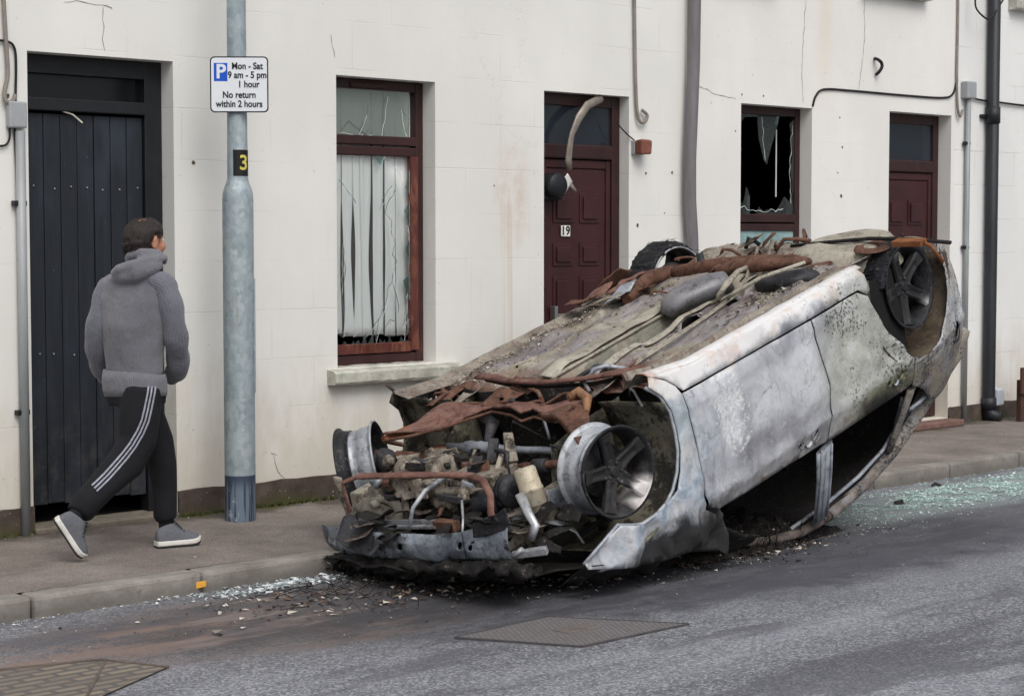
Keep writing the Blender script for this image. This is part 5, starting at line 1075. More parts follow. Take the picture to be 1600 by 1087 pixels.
# seats and steering wheel, only skeletons
for sx, sy in ((.05, -.36), (.05, .36), (-.75, -.3), (-.75, .3)):
    m = MB(); m.tube([(sx+.25, sy-.2, .42), (sx-.2, sy-.2, .45), (sx-.36, sy-.19, .95), (sx-.36, sy+.19, .95), (sx-.2, sy+.2, .45), (sx+.25, sy+.2, .42)], .014, 8, closed=True)
    for k_ in range(6): m.tube([(sx-.22-.024*k_, sy-.19, .52+.075*k_), (sx-.22-.024*k_, sy+.19, .52+.075*k_)], .004, 6)
    cp('seat_frame', m, M_soot_shade)
# ---- wheels
def wheel_face_mat(name, ctr, white, wr=.12):
    k = Mat(name, .65, .1, .35); n = k.noise(7, 5, .65)
    col = k.ramp(n, [(.3, c(22, 22, 24)), (.55, c(42, 41, 42)), (.78, c(84, 82, 82))])
    if white: 
        wv = k.blob(white, (wr, .2, wr), .35, .08, 9); col = k.mix(wv, col, k.ramp(k.noise(9, 4, .6), [(.4, c(196, 190, 188)), (.6, c(222, 219, 217))]))
    col = k.mix(k.rng(k.noise(14, 6, .75), .6, .68, 0, .55), col, c(128, 122, 118))
    k.col(col); k.bump(k.noise(40, 5, .7), .2, .004); return k.m
M_barrel_w = metal_mix('ash_white_barrel', [c(126, 130, 138), c(172, 176, 182), c(206, 208, 211)], 4, .03, .15, .5, .35, .15, .2)
M_barrel_k = metal_mix('soot_black_barrel', [c(24, 24, 26), c(38, 39, 42), c(60, 62, 66)], 5, .03, .25, .55, .3, .25, .4)
M_tyre = metal_mix('burnt_tyre_cord', [c(14, 16, 18), c(28, 30, 34), c(50, 54, 60)], 9, .02, .4, .9, 0, .25, 1.0)
def wheel(ctr, ax, face, barrel, spin=0, tyre=False, lab=None, lip=None, inside=None, dark=5, scale=1):
    lip = lip or M_barrel_k
    ax = V(ax).normalized(); ctr = V(ctr); up = V(0, 0, -1); up = (up-ax*up.dot(ax)).normalized(); rt = ax.cross(up)
    P = lambda r, a, h: ctr+(up*math.cos(a)+rt*math.sin(a))*r+ax*h
    prof = [(.216, -.004), (.226, .0), (.2285, -.006), (.226, -.014), (.212, -.02), (.206, -.045), (.198, -.062), (.203, -.064), (.203, -.070), (.196, -.072), (.195, -.115), (.200, -.118), (.202, -.15), (.208, -.172), (.2065, -.178), (.214, -.186), (.2275, -.194), (.228, -.202), (.220, -.204), (.204, -.186), (.198, -.15), (.186, -.11), (.188, -.07), (.199, -.04), (.208, -.012), (.216, -.004)]
    root = MB(); n0 = 0
    for i in range(len(prof)-1):
        root.lathe(prof[i:i+2], ctr, ax, 64)
        for f_ in list(root.bm.faces)[n0:]: f_.material_index = 0 if i < dark else 1 if i < 18 else 2
        n0 = len(root.bm.faces)
    rim = cp('wheel', root, [lip, barrel, inside or lip], lab=lab)
    m = MB()
    for k_ in range(5):
        a = spin+2*math.pi*k_/5; prev = None
        for i in range(9):
            f = i/8; r = .045+.158*f; hw = (.040-.008*math.sin(f*math.pi*.8)+.020*max(0, f-.6)); h = -.012-.028*math.sin((1-f)*1.4)+.004
            row = [P(math.hypot(r, hw), a-math.atan2(hw, r), h-.012), P(math.hypot(r, hw*.72), a-math.atan2(hw*.72, r), h), P(math.hypot(r, .006), a-.006/r, h-(.010 if f < .75 else 0)), P(math.hypot(r, .006), a+.006/r, h-(.010 if f < .75 else 0)), P(math.hypot(r, hw*.72), a+math.atan2(hw*.72, r), h), P(math.hypot(r, hw), a+math.atan2(hw, r), h-.012), P(math.hypot(r, hw*.8), a+math.atan2(hw*.8, r), h-.045), P(math.hypot(r, hw*.8), a-math.atan2(hw*.8, r), h-.045)]
            row = [m.bm.verts.new(q_) for q_ in row]
            if prev:
                for j in range(8): m.bm.faces.new((prev[j], prev[(j+1) % 8], row[(j+1) % 8], row[j]))
            prev = row
        m.bm.faces.new(prev)
    m.lathe([(.001, -.030), (.022, -.030), (.026, -.036), (.030, -.042), (.058, -.040), (.064, -.046), (.064, -.085), (.001, -.085)], ctr, ax, 30)
    cp('spokes', m, face, rim, bevel=.003)
    m = MB()
    for k_ in range(5): m.lathe([(.009, -.05), (.009, -.034), (.006, -.030), (.001, -.030)], P(.043, spin+.63+2*math.pi*k_/5, 0), ax, 8)
    cp('wheel_bolt', m, M_dark, rim)
    m = MB(); m.lathe([(.02, -.13), (.135, -.13), (.138, -.136), (.138, -.148), (.06, -.15), (.055, -.19), (.02, -.2)], ctr, ax, 32, True); cp('brake_disc', m, M_dark, rim)
    m = MB(); rg = [];
    for i in range(9):
        a = spin+.9+i*.09; rg.append(P(.145, a, -.14))
    m.tube(rg, [(.03, .035)]*9, 8); cp('brake_caliper', m, M_rust, rim)
    if scale != 1: rim.matrix_basis = Matrix.Translation(ctr) @ Matrix.Scale(scale, 4) @ Matrix.Translation(-ctr)
    if tyre:
        m = MB(); N = 72; prev = None; rg_ = random.Random(int(ctr.x*100)); a0, a1 = tyre
        for i in range(N+1):
            a = a0+(a1-a0)*i/N; row = []
            fr_ = .012*noise.noise(V(i*.4, 0, ctr.y*9))
            for r, h in ((.232, -.004+fr_), (.250, -.02), (.262, -.05), (.262, -.12), (.25, -.17), (.234, -.20-fr_*2)):
                row.append(m.bm.verts.new(P(r+.014*noise.noise(V(i*.9, h*60, 3))+rg_.uniform(-.004, .004), a, h)))
            if prev:
                for j in range(5): m.bm.faces.new((prev[j], prev[j+1], row[j+1], row[j]))
            prev = row
        cp('tyre_remains', m, M_tyre, rim, solid=.008)
        m = MB()
        for i in range(60):
            a = rg_.uniform(a0, a1); h = rg_.uniform(-.2, 0); L = rg_.uniform(.03, .09)
            m.tube([P(.25, a, h), P(.268, a+.12, h+rg_.uniform(-.02, .02)), P(.262+rg_.uniform(0, .02), a+L*4, h+rg_.uniform(-.03, .03))], .0012, 4)
        cp('tyre_wire', m, M_tyre, rim)['kind'] = 'stuff'
M_face = wheel_face_mat('front_wheel_face', None, (1.15, -.86, .47), .085)
wheel((1.29, -.86, .30), (.20, -1, -.02), M_face, M_barrel_w, .12, lab='pale ash coloured near front wheel with dark spokes', inside=M_face, scale=.90)
fa = V(.6, .8, .02).normalized(); fm = V((1.304, 0.74, 0.331))
wheel(fm+fa*.1, fa, wheel_face_mat('far_wheel_face', None, None), M_barrel_w, .5, lab='far front wheel turned outwards, half black and half white', dark=9, scale=.94)
wheel((-1.29, -.86, .30), (.02, -1, -.03), wheel_face_mat('rear_wheel_face', None, (-1.42, -.86, .56)), M_barrel_k, .3, tyre=(-2.2, 1.3), lab='soot black near rear wheel with burnt tyre cord')
wheel((-1.35, .88, .27), (-.10, 1, .03), wheel_face_mat('far_rear_face', None, None), M_barrel_w, .9, tyre=(-2.6, 2.6))
# grit, ash and flakes lying on the upturned floor
def chips(name, n, place, smin, smax, mats, par=None, seed=1, flat=.4):
    m = MB(); rg_ = random.Random(seed)
    for i in range(n):
        p_, nz = place(rg_); s_ = smin+(smax-smin)*rg_.random()**2.5
        q = [V(rg_.uniform(-1, 1), rg_.uniform(-1, 1), rg_.uniform(-1, 1)*flat) for _ in range(4)]
        vs = [m.bm.verts.new(V(p_)+x_*s_+V(nz)*s_*flat*.5) for x_ in q]; mi = rg_.randrange(len(mats))
        for f_ in ((0, 1, 2), (0, 2, 3), (0, 3, 1), (1, 3, 2)):
            g = m.bm.faces.new([vs[j] for j in f_]); g.material_index = mi
    return m.build(name, mats, par, smooth=False, merge=False)
M_ch = [simple('pale_flake', c(196, 190, 178), .9, 0, .2, bump=0), simple('brown_flake', c(104, 82, 68), .9, 0, .3, bump=0), simple('ash_flake', c(128, 122, 114), .9, 0, .3, bump=0), simple('black_flake', c(36, 33, 32), .9, 0, .3, bump=0)]
def on_floor(rg):
    k_ = rg.random()
    if k_ < .62: x, y = rg.uniform(-1.0, .6), .79-abs(rg.gauss(0, .085))-.05*math.sin(rg.random()*9)
    elif k_ < .85: x, y = rg.gauss(-.45, .22), rg.gauss(-.56, .08)
    else: x, y = rg.uniform(-1.1, .7), rg.uniform(-.7, .75)
    x = max(-1.15, min(.7, x)); y = max(-.75, min(.78, y))
    return (x, y, zfl(x, y)-.004), (0, 0, -1)
tag(chips('floor_grit', 3600, on_floor, .002, .017, M_ch, CAR, 5), kind='stuff')
def on_boot(rg):
    x, y = rg.uniform(-1.75, -.7), rg.uniform(-.6, .6)
    return (x, y, (zfl(x, y)-.006 if x > -1.12 else .17-.05*math.exp(-((x+1.6)/.2)**2))), (0, 0, -1)
tag(chips('rust_flakes', 700, on_boot, .004, .02, [M_ch[1], M_ch[3], M_rust], CAR, 9), kind='stuff')

# ------------------------------------------------------------------ man walking past
from mathutils.bvhtree import BVHTree
def knit_mat(name, a, b, ribs=0, hemline=False):
    k = Mat(name, .95, 0, .15); n = k.noise(5, 5, .6)
    col = k.ramp(n, [(.3, a), (.7, b)]); col = k.mix(k.rng(k.noise(160, 2, .5), .35, .65, 0, .3), col, tuple(v*.6 for v in a[:3]))
    if ribs:
        u = k.axis(0, k.uv); s_ = k.m2('SINE', k.m2('MULTIPLY', u, ribs*6.2832)); col = k.mix(k.rng(s_, -.2, -.9, 0, .22), col, tuple(v*.45 for v in a[:3])); k.bump(s_, .22, .003)
    k.col(col); k.bump(k.noise(5, 4, .55, k.sc((1, 1, .55), rot=(.5, .3, 0)), dist=1.2), .55, .045); k.bump(k.noise(14, 4, .6, dist=.8), .3, .015); k.bump(k.noise(240, 2, .5), .25, .002)
    k.b.inputs['Sheen Weight'].default_value = .25; return k.m
M_knit = knit_mat('grey_knit', c(104, 104, 110), c(126, 126, 132)); M_rib = knit_mat('ribbed_grey_knit', c(102, 103, 112), c(124, 125, 135), 26); M_hem = knit_mat('ribbed_hem', c(104, 104, 110), c(124, 124, 130), 110)
M_trs = simple('black_tracksuit', c(20, 21, 26), .9, 0, .25, 6, .3); M_stripe = simple('grey_white_stripe', c(146, 148, 160), .85, 0, .3, 60, .1)
def skin_mat():
    k = Mat('skin', .55); n = k.noise(18, 4, .6); k.col(k.ramp(n, [(.3, c(176, 122, 98)), (.7, c(202, 150, 124))])); k.b.inputs['Subsurface Weight'].default_value = .08; k.b.inputs['Subsurface Radius'].default_value = (.02, .008, .004); return k.m
M_skin = skin_mat()
def hair_mat():
    k = Mat('dark_brown_hair', .6, 0, .4); n = k.noise(4, 5, .7, k.sc((34, 34, 7))); k.col(k.ramp(n, [(.3, c(26, 21, 19)), (.6, c(46, 38, 35)), (.8, c(72, 62, 56))])); k.bump(n, .7, .008); return k.m
M_hair = hair_mat()
M_shoe = simple('grey_knit_shoe', c(98, 100, 106), .9, 0, .15, 60, .4); M_sole = simple('white_sole', c(214, 212, 206), .6, 0, .08, 20, .1); M_under = simple('black_outsole', c(44, 44, 46), .8, 0, .2, 30, .5); M_sock = simple('black_sock', c(26, 27, 32), .95, 0, .2, 60, .3)
PER = thing('person', (-.95, -.88, 0), 'man in grey hooded cardigan and black side striped tracksuit bottoms walking along the pavement', 'person')
def pp(name, m, mat, par=None, **kw): return m.build(name, mat, par or PER, **kw)
n_ = V(math.cos(R(58)), math.sin(R(58)), 0); r_ = V(n_.y, -n_.x, 0)
def dirv(deg): return V(math.cos(R(deg)), math.sin(R(deg)), 0)
TF = dirv(33); TR = V(TF.y, -TF.x, 0)          # torso: faces, right hand
HF = dirv(6); HR = V(HF.y, -HF.x, 0)           # head
# continuous body: head, neck, trunk, arms into the pockets, legs
hc = V((-0.837, -0.915, 1.571)); nb = V((-0.873, -0.904, 1.42)); pel = V((-0.887, -0.896, 0.845))
m = MB()
Mh = Matrix(((HF.x, HR.x, 0, hc.x), (HF.y, HR.y, 0, hc.y), (0, 0, 1, hc.z), (0, 0, 0, 1)))
def hb(x, y, z, r, n=18):
    g = bmesh.ops.create_uvsphere(m.bm, u_segments=n, v_segments=12, radius=1, matrix=Mh @ Matrix.Translation((x, y, z)) @ Matrix.Diagonal((*r, 1)))
hb(-.008, 0, .022, (.098, .079, .088)); hb(.022, 0, -.045, (.070, .062, .070)); hb(.062, 0, -.085, (.028, .034, .026)); hb(.088, 0, .0, (.014, .013, .028)); hb(.100, 0, -.018, (.016, .014, .013))
hb(.080, 0, .03, (.018, .05, .014)); hb(.086, 0, -.058, (.014, .024, .008)); hb(.084, 0, -.070, (.014, .022, .008)); hb(.058, .042, -.025, (.03, .024, .03)); hb(.058, -.042, -.025, (.03, .024, .03))
for s_ in (-1, 1): hb(-.008, s_*.080, -.01, (.022, .010, .034)); hb(-.012, s_*.086, .008, (.018, .007, .018))
m.tube([hc-V(0, 0, .05)-HF*.02, nb+TF*.01, nb-V(0, 0, .06)], [.058, .060, .08], 16)
m.tube([nb-V(0, 0, .03), nb.lerp(pel, .3), nb.lerp(pel, .7), pel], [(.15, .10), (.165, .11), (.135, .09), (.12, .08)], 18, ref=TR)
AR = [V((-0.808, -1.04, 1.347)), V((-0.77, -1.075, 1.1)), V((-0.688, -0.973, 0.924)), V((-0.674, -0.887, 0.879))]
AL = [V((-0.96, -0.767, 1.338)), V((-1.027, -0.749, 1.103)), V((-0.958, -0.663, 0.934)), V((-0.878, -0.618, 0.869))]
for A in (AR, AL): m.tube(A, [.05, .042, .032, .03], 12); m.ball(A[3], (.04, .03, .045))
RL = [V((-0.893, -0.975, 0.831)), V((-0.938, -0.958, 0.529)), V((-1.242, -0.933, 0.25)), V((-1.295, -0.936, 0.176))]
LL = [V((-0.866, -0.827, 0.82)), V((-0.722, -0.846, 0.484)), V((-0.689, -0.843, 0.149)), V((-0.684, -0.846, 0.049))]
for L in (RL, LL): m.tube(L, [.072, .052, .036, .034], 14)
body = pp('body', m, M_skin, remesh=.006, merge=False)
for s_ in (-1, 1):
    m = MB(); g = bmesh.ops.create_uvsphere(m.bm, u_segments=10, v_segments=8, radius=.011, matrix=Mh @ Matrix.Translation((.078, s_*.032, .006))); pp('eye', m, simple('eye_white', c(210, 206, 200), .2, bump=0), smooth=True)
m = MB()
g = bmesh.ops.create_uvsphere(m.bm, u_segments=72, v_segments=48, radius=1, matrix=Matrix.Diagonal((.112, .093, .103, 1)))
kill = []
for v in m.bm.verts:
    p = v.co.copy()
    keep = p.z > -.02+.55*max(0, p.x-.02) and p.x < .075+.2*max(0, p.z-.03)
    if p.x < -.015 and p.z > -.093: keep = True
    if abs(p.y) > .05 and ((p.x-.012)/.024)**2+((p.z+.028)/.046)**2 < 1: keep = False
    if ((p.x+.015)/.035)**2+((p.y-.006)/.026)**2 < 1 and p.z > .06: keep = False     # thin patch at the crown
    if not keep: kill.append(v)
bmesh.ops.delete(m.bm, geom=kill, context='VERTS')
for v in m.bm.verts:
    nn = noise.noise(V(v.co.x*60, v.co.y*60, v.co.z*22))+.7*noise.noise(V(v.co.x*130, v.co.y*130, v.co.z*40)); v.co *= 1+.040*nn
    if v.co.z < -.02: v.co.x -= .010
bd = {v for v in m.bm.verts if any(e.is_boundary for e in v.link_edges)}; r2 = {e.other_vert(v) for v in bd for e in v.link_edges}-bd
for v in bd: v.co *= .86
for v in r2: v.co *= .95
bmesh.ops.transform(m.bm, matrix=Mh @ Matrix.Translation((-.010, 0, .018)), verts=m.bm.verts[:])
pp('hair', m, M_hair, smooth=True, solid=.003, offset=1)
m = MB(); rh = random.Random(3)      # loose locks breaking the outline
for i in range(520):
    a, b = rh.uniform(1.2, 5.1), rh.uniform(-.75, 1.1); q = V(.110*math.cos(a)*math.cos(b), .091*math.sin(a)*math.cos(b), .101*math.sin(b))
    if abs(q.y) > .05 and ((q.x-.012)/.03)**2+((q.z+.028)/.05)**2 < 1 or ((q.x+.015)/.04)**2+((q.y-.006)/.03)**2 < 1 and q.z > .06: continue
    L = rh.uniform(.02, .05); d = V(-q.x*.2-.2, q.y*.3, -1 if q.z < .07 else -.5).normalized(); p0 = Mh @ (q*.98+V(-.010, 0, .018)); p1 = Mh @ (q*1.04+d*L*.5+V(-.010, 0, .018)); p2 = Mh @ (q*1.0+d*L+V(-.010, 0, .018))
    m.tube([p0, p1, p2], [.0028, .0026, .0006], 4)
pp('hair_locks', m, M_hair, body)
# cardigan: trunk and hood in one skin, ribbed sleeves and hem as pieces of it
m = MB()
tp = [V((-0.87, -0.894, 1.465)), V((-0.876, -0.903, 1.42)), V((-0.887, -0.907, 1.369)), V((-0.894, -0.903, 1.272)), V((-0.903, -0.898, 1.143)), V((-0.901, -0.893, 1.014)), V((-0.897, -0.889, 0.9))]
m.tube(tp, [(.06, .06), (.115, .08), (.172, .102), (.192, .118), (.170, .116), (.160, .110), (.148, .100)], 26, ref=TR)
m.tube([V((-1.02, -0.895, 1.409)), V((-1.015, -0.946, 1.429)), V((-0.975, -1, 1.445)), V((-0.914, -1.02, 1.463)), V((-0.844, -1.029, 1.485)), V((-0.774, -0.99, 1.484)), V((-0.735, -0.92, 1.464))], [.016, .026, .031, .030, .024, .018, .015], 14)
m.tube([V((-0.988, -0.927, 1.409)), V((-0.962, -0.99, 1.422)), V((-0.893, -1.022, 1.447))], [.022, .030, .022], 12)
m.tube([V((-1.01, -0.89, 1.383)), V((-0.999, -0.955, 1.4)), V((-0.96, -1.01, 1.413)), V((-0.888, -1.037, 1.435)), V((-0.823, -1.03, 1.453))], [(.02, .02), (.040, .028), (.050, .034), (.040, .028), (.02, .02)], 14, ref=(0, 0, 1))
m.tube([V((-0.897, -0.842, 1.484)), V((-0.932, -0.927, 1.498)), V((-0.908, -0.989, 1.511)), V((-0.838, -1.009, 1.507)), V((-0.757, -0.965, 1.477))], [.02, .026, .030, .026, .018], 12)
for A in (AR, AL): m.ball(A[0]-V(0, 0, .002), (.066, .066, .062))
for v in m.bm.verts: v.co += noise.noise_vector(V(v.co.x*7, v.co.y*7, v.co.z*4))*.010
jk = pp('cardigan', m, M_knit, remesh=.008, merge=False)
def sleeve(A, rs, seed):
    m = MB(); P = []; Rr = []
    for (a, b), (ra, rb) in zip(zip(A, A[1:]), zip(rs, rs[1:])):
        for i in range(8): P.append(a.lerp(b, i/8)); Rr.append(ra+(rb-ra)*i/8)
    P.append(A[-1]); Rr.append(rs[-1])
    for _ in range(5): P = [P[0]]+[(P[i-1]+2*P[i]+P[i+1])/4 for i in range(1, len(P)-1)]+[P[-1]]
    Rr = [r*(1+.05*math.sin(i*1.15+seed)*(1 if i > 6 else .3)) for i, r in enumerate(Rr)]
    m.tube(P, Rr, 40)
    for v in m.bm.verts: v.co += noise.noise_vector(v.co*11+V(seed, 0, 0))*.008
    return pp('sleeve', m, M_rib, jk, smooth=True)
sleeve([AR[0]-r_*.09+V(0, 0, .03), AR[0]+V(0, 0, .005)]+AR[1:], [.045, .070, .062, .056, .046], 1); sleeve([AL[0]+r_*.09+V(0, 0, .03), AL[0]+V(0, 0, .005)]+AL[1:], [.045, .070, .064, .056, .046], 4)
m = MB(); m.tube([V((-0.897, -0.89, 0.923)), V((-0.897, -0.889, 0.884)), V((-0.895, -0.891, 0.832)), V((-0.893, -0.892, 0.803))], [(.163, .114), (.170, .121), (.169, .121), (.163, .117)], 44, ref=TR)
for v in m.bm.verts:
    q = (v.co-V((-0.898, -0.889, 0.852))).dot(r_); v.co.z -= max(0, q)*.12
pp('hem', m, M_hem, jk, smooth=True)
# tracksuit bottoms
m = MB(); wv = lambda P, rs: m.tube(P, rs, 20)
m.tube([V((-0.894, -0.891, 0.9)), V((-0.892, -0.892, 0.832)), V((-0.89, -0.894, 0.748))], [(.155, .115), (.165, .12), (.15, .11)], 20, ref=TR)
wv([V((-0.893, -0.951, 0.823)), V((-0.913, -0.962, 0.696)), V((-0.935, -0.96, 0.568)), V((-0.998, -0.956, 0.469)), V((-1.112, -0.955, 0.373)), V((-1.205, -0.945, 0.292)), V((-1.239, -0.935, 0.25)), V((-1.258, -0.935, 0.233))], [.105, .104, .098, .092, .080, .070, .066, .056])
wv([V((-0.866, -0.85, 0.815)), V((-0.807, -0.851, 0.681)), V((-0.74, -0.846, 0.545)), V((-0.708, -0.848, 0.427)), V((-0.696, -0.844, 0.309)), V((-0.689, -0.843, 0.192)), V((-0.689, -0.843, 0.156)), V((-0.686, -0.844, 0.136))], [.100, .096, .086, .076, .068, .062, .060, .050])
for v in m.bm.verts: v.co += noise.noise_vector(V(v.co.x*9, v.co.y*9, v.co.z*13))*.012
tr = pp('tracksuit_bottoms', m, M_trs, remesh=.008, merge=False)
bpy.context.view_layer.update()
ev = tr.evaluated_get(bpy.context.evaluated_depsgraph_get()); em = ev.to_mesh(); bt = BVHTree.FromPolygons([ev.matrix_world @ v.co for v in em.vertices], [p.vertices for p in em.polygons])
line = [V((-1.362, -1.802, 0.875)), V((-1.372, -1.796, 0.811)), V((-1.385, -1.788, 0.739)), V((-1.397, -1.78, 0.681)), V((-1.417, -1.767, 0.626)), V((-1.449, -1.747, 0.562)), V((-1.483, -1.726, 0.511)), V((-1.522, -1.701, 0.46)), V((-1.557, -1.68, 0.417)), V((-1.591, -1.659, 0.38)), V((-1.612, -1.645, 0.358))]
side_dir = (n_ + r_*-.0)
for off in (-.017, 0, .017):
    m = MB(); prev = None; pts = []
    for a, b in zip(line, line[1:]):
        for i in range(6): pts.append(a.lerp(b, i/6))
    t_ = [(pts[min(i+1, len(pts)-1)]-pts[max(i-1, 0)]).normalized() for i in range(len(pts))]
    for p, t in zip(pts, t_):
        sdv = t.cross(n_).normalized(); pair = []
        for e in (-.0042, .0042):
            h = bt.ray_cast(p+sdv*(off+e), n_, 3)
            if h[0] is None: pair = None; break
            pair.append(m.bm.verts.new(h[0]+h[1]*.0025))
        if pair and prev and (pair[0].co-prev[0].co).length < .08: m.bm.faces.new((prev[0], prev[1], pair[1], pair[0]))
        prev = pair
    pp('side_stripe', m, M_stripe, tr, smooth=True)
# shoes and socks
def shoe(heel, toe, up, sk0, sk1):
    heel, toe = V(heel), V(toe); t = (toe-heel); L = t.length; t.normalize(); up = V(up); up = (up-t*up.dot(t)).normalized(); s = t.cross(up)
    secs = [(-.02, .028, .060), (.03, .034, .072), (.12, .037, .080), (.25, .036, .092), (.38, .036, .098), (.5, .039, .080), (.62, .043, .062), (.75, .045, .050), (.86, .041, .042), (.95, .030, .034), (1.0, .014, .022)]
    m = MB(); prev = None
    for f, w_, h in secs:
        row = [m.bm.verts.new(heel+t*(f*L)+s*(w_*math.cos(a)*(1 if math.sin(a) < .4 else .92))+up*(.018+(h if math.sin(a) > 0 else .004)*math.sin(a))) for a in [2*math.pi*k/18 for k in range(18)]]
        if prev:
            for j in range(18): m.bm.faces.new((prev[j], prev[(j+1) % 18], row[(j+1) % 18], row[j]))
        else: m.bm.faces.new(row[::-1])
        prev = row
    m.bm.faces.new(prev); sh = pp('shoe', m, M_shoe, smooth=True, sub=1)
    out = [(f, w_+.004) for f, w_, h in secs]; ring = [(f*L, w_) for f, w_ in out]+[(f*L, -w_) for f, w_ in out[::-1]]
    m = MB(); 
    zr = lambda u: .012*max(0, (u/L-.78)/.22)**2
    m.prism(ring, lambda u, v, d: heel+t*u+s*v+up*(.001+d+zr(u)), .026); pp('sole', m, M_sole, sh, bevel=.006)
    m = MB(); m.prism([(u, v*.97) for u, v in ring], lambda u, v, d: heel+t*u+s*v+up*(-.007+d+zr(u)), .0075); pp('outsole', m, M_under, sh)
    m = MB()
    for f in (.42, .48, .54, .60): m.tube([heel+t*(f*L)+s*q*.026+up*(.018+.108-.17*(f-.4)*1.4+.002-abs(q)*.012) for q in (-1, 0, 1)], .0035, 6)
    pp('lace', m, M_under, sh)
    m = MB(); m.tube([V(sk0), V(sk1), heel+t*(.24*L)+up*.07], [.040, .040, .036], 16); pp('sock', m, M_sock, smooth=True)
gl = (-0.761, -0.866, 0); tl = (-0.531, -0.916, 0)
shoe((gl[0], gl[1], .010), (tl[0], tl[1], .012), (0, 0, 1), LL[2]+V(0, 0, .03), LL[3])
hl_, tt_ = V((-1.377, -0.92, 0.215)), V((-1.258, -0.953, -0.022)); tt_.z = max(tt_.z, .016)
shoe(hl_, tt_, (r_*.9+V(0, 0, .5)), RL[2]+V(.0, 0, .02), RL[3])

# ------------------------------------------------------------------ pipes, cables and boxes on the wall
def flat(name, m, mat, label, cat, group=None, **kw): return tag(m.build(name, mat, None, **kw), label, cat, group)
def dp_mat(name, a, b, worn):
    k = Mat(name, .5, .1); n = k.noise(3, 5, .6, k.sc((4, 4, .7))); col = k.ramp(n, [(.3, a), (.7, b)])
    col = k.mix(k.rng(k.noise(9, 5, .75, k.sc((2, 2, .7))), .66, .72, 0, worn), col, c(188, 180, 172)); k.col(col); k.bump(k.noise(20, 4, .6), .15, .004); return k.m
M_dpw = dp_mat('sooty_brown_pipe', c(104, 100, 102), c(130, 127, 129), .6); M_dpb = dp_mat('black_pipe', c(30, 32, 37), c(46, 48, 54), .15); M_cond = dp_mat('grey_conduit', c(132, 136, 138), c(160, 163, 164), .2)
M_cab = simple('black_cable', c(34, 32, 32), .7, 0, .3, bump=0); M_cabg = simple('grey_cable', c(138, 130, 122), .7, 0, .2, bump=0); M_boxg = simple('grey_box', c(160, 164, 166), .6, 0, .08, 9, .1)
t = thing('downpipe', (4.30, -.06, 0), 'heat bent brown grey downpipe between door 19 and the dark broken window', 'downpipe')
m = MB(); pz = [5.5, 4.2, 3.6, 3.28, 2.83, 2.45, 2.14, 1.85, 1.59, 1.3, .9, .4, .02]; px = [4.335, 4.335, 4.335, 4.332, 4.325, 4.305, 4.288, 4.290, 4.315, 4.33, 4.33, 4.33, 4.33]
m.tube([(x, -.065, z) for x, z in zip(px, pz)], [.046]*7+[.047, .047]+[.046]*4, 18); m.build('pipe', M_dpw, t)
m = MB(); m.box(4.27, 4.40, -.05, -.007, 4.0, 4.04); m.build('bracket', M_black, t)
t = thing('downpipe', (8.22, -.05, 0), 'straight black downpipe at the far end of the terrace beside a thin grey conduit', 'downpipe')
m = MB(); m.tube([(8.235, -.06, 5.5), (8.235, -.06, .15), (8.235, -.06, .02)], .052, 18); m.lathe([(.052, 0), (.062, 0), (.062, .14), (.052, .14)], (8.235, -.06, 2.56), (0, 0, 1), 18); m.lathe([(.052, 0), (.064, 0), (.064, .10), (.052, .10)], (8.235, -.06, .10), (0, 0, 1), 18); m.build('pipe', M_dpb, t)
m = MB(); m.box(8.12, 8.35, -.03, .003, 2.60, 2.635, bevel=.004); m.build('bracket', M_black, t)
m = MB(); m.tube([(8.235, -.06, .12), (8.235, -.09, .05), (8.26, -.17, .03)], .05, 14); m.build('shoe', M_dpb, t)
def conduit(name, x, z0, z1, r, lab, y=-.03, clips=()):
    t = thing(name, (x, y, z0), lab, 'conduit'); m = MB(); m.tube([(x, y, z0), (x, y, z1)], r, 12); m.build('tube', M_cond, t)
    for z in clips: m = MB(); m.box(x-.045, x+.03, y-.012, -.004, z-.014, z+.014, bevel=.004); m.build('clip', M_black, t)
conduit('wall_conduit', -1.035, .0, 2.15, .026, 'grey steel conduit running down the wall left of the black plank gate', clips=(1.77, .66))
conduit('wall_conduit', 7.90, .0, 2.80, .022, 'thin grey conduit below a small box, left of the black downpipe', clips=(2.38, 1.5, .75))
m = MB(); m.box(-1.105, -1.0, -.05, -.003, 2.165, 2.305, bevel=.010); flat('junction_box', m, M_boxg, 'square grey junction box on top of the conduit beside the black gate', 'junction box')
m = MB(); m.box(7.83, 7.97, -.07, .003, 2.755, 2.90, bevel=.012); flat('junction_box', m, M_boxg, 'small grey junction box high on the wall above the far maroon door', 'junction box')
m = MB(); m.box(8.355, 8.465, -.07, .002, .12, .27, bevel=.015); flat('meter_box', m, simple('pale_blue_grey_plastic', c(196, 204, 214), .5, 0, .05, bump=0), 'pale meter box low on the wall beside the black downpipe', 'meter box')
def cable(name, px, y, r, mat, lab, n=8, group=None, cat='cable'):
    m = MB(); P = [V(p) for p in px]
    Q = []
    for i in range(len(P)-1):
        a, b, c_, d = P[max(i-1, 0)], P[i], P[i+1], P[min(i+2, len(P)-1)]
        for k in range(6):
            f = k/6; Q.append(.5*((2*b)+(c_-a)*f+(2*a-5*b+4*c_-d)*f*f+(3*b-a-3*c_+d)*f**3))
    Q.append(P[-1]); m.tube(Q, r, n); return flat(name, m, mat, lab, cat, group)
cable('cable', [(5.784, -0.012, 2.597), (5.821, -0.014, 2.677), (5.925, -0.014, 2.732), (6.272, -0.014, 2.74), (6.965, -0.014, 2.739), (7.513, -0.014, 2.745), (7.682, -0.014, 2.78), (7.737, -0.014, 2.88)], 0, .009, M_cab, 'black cable sagging across the wall between dark window and far door')
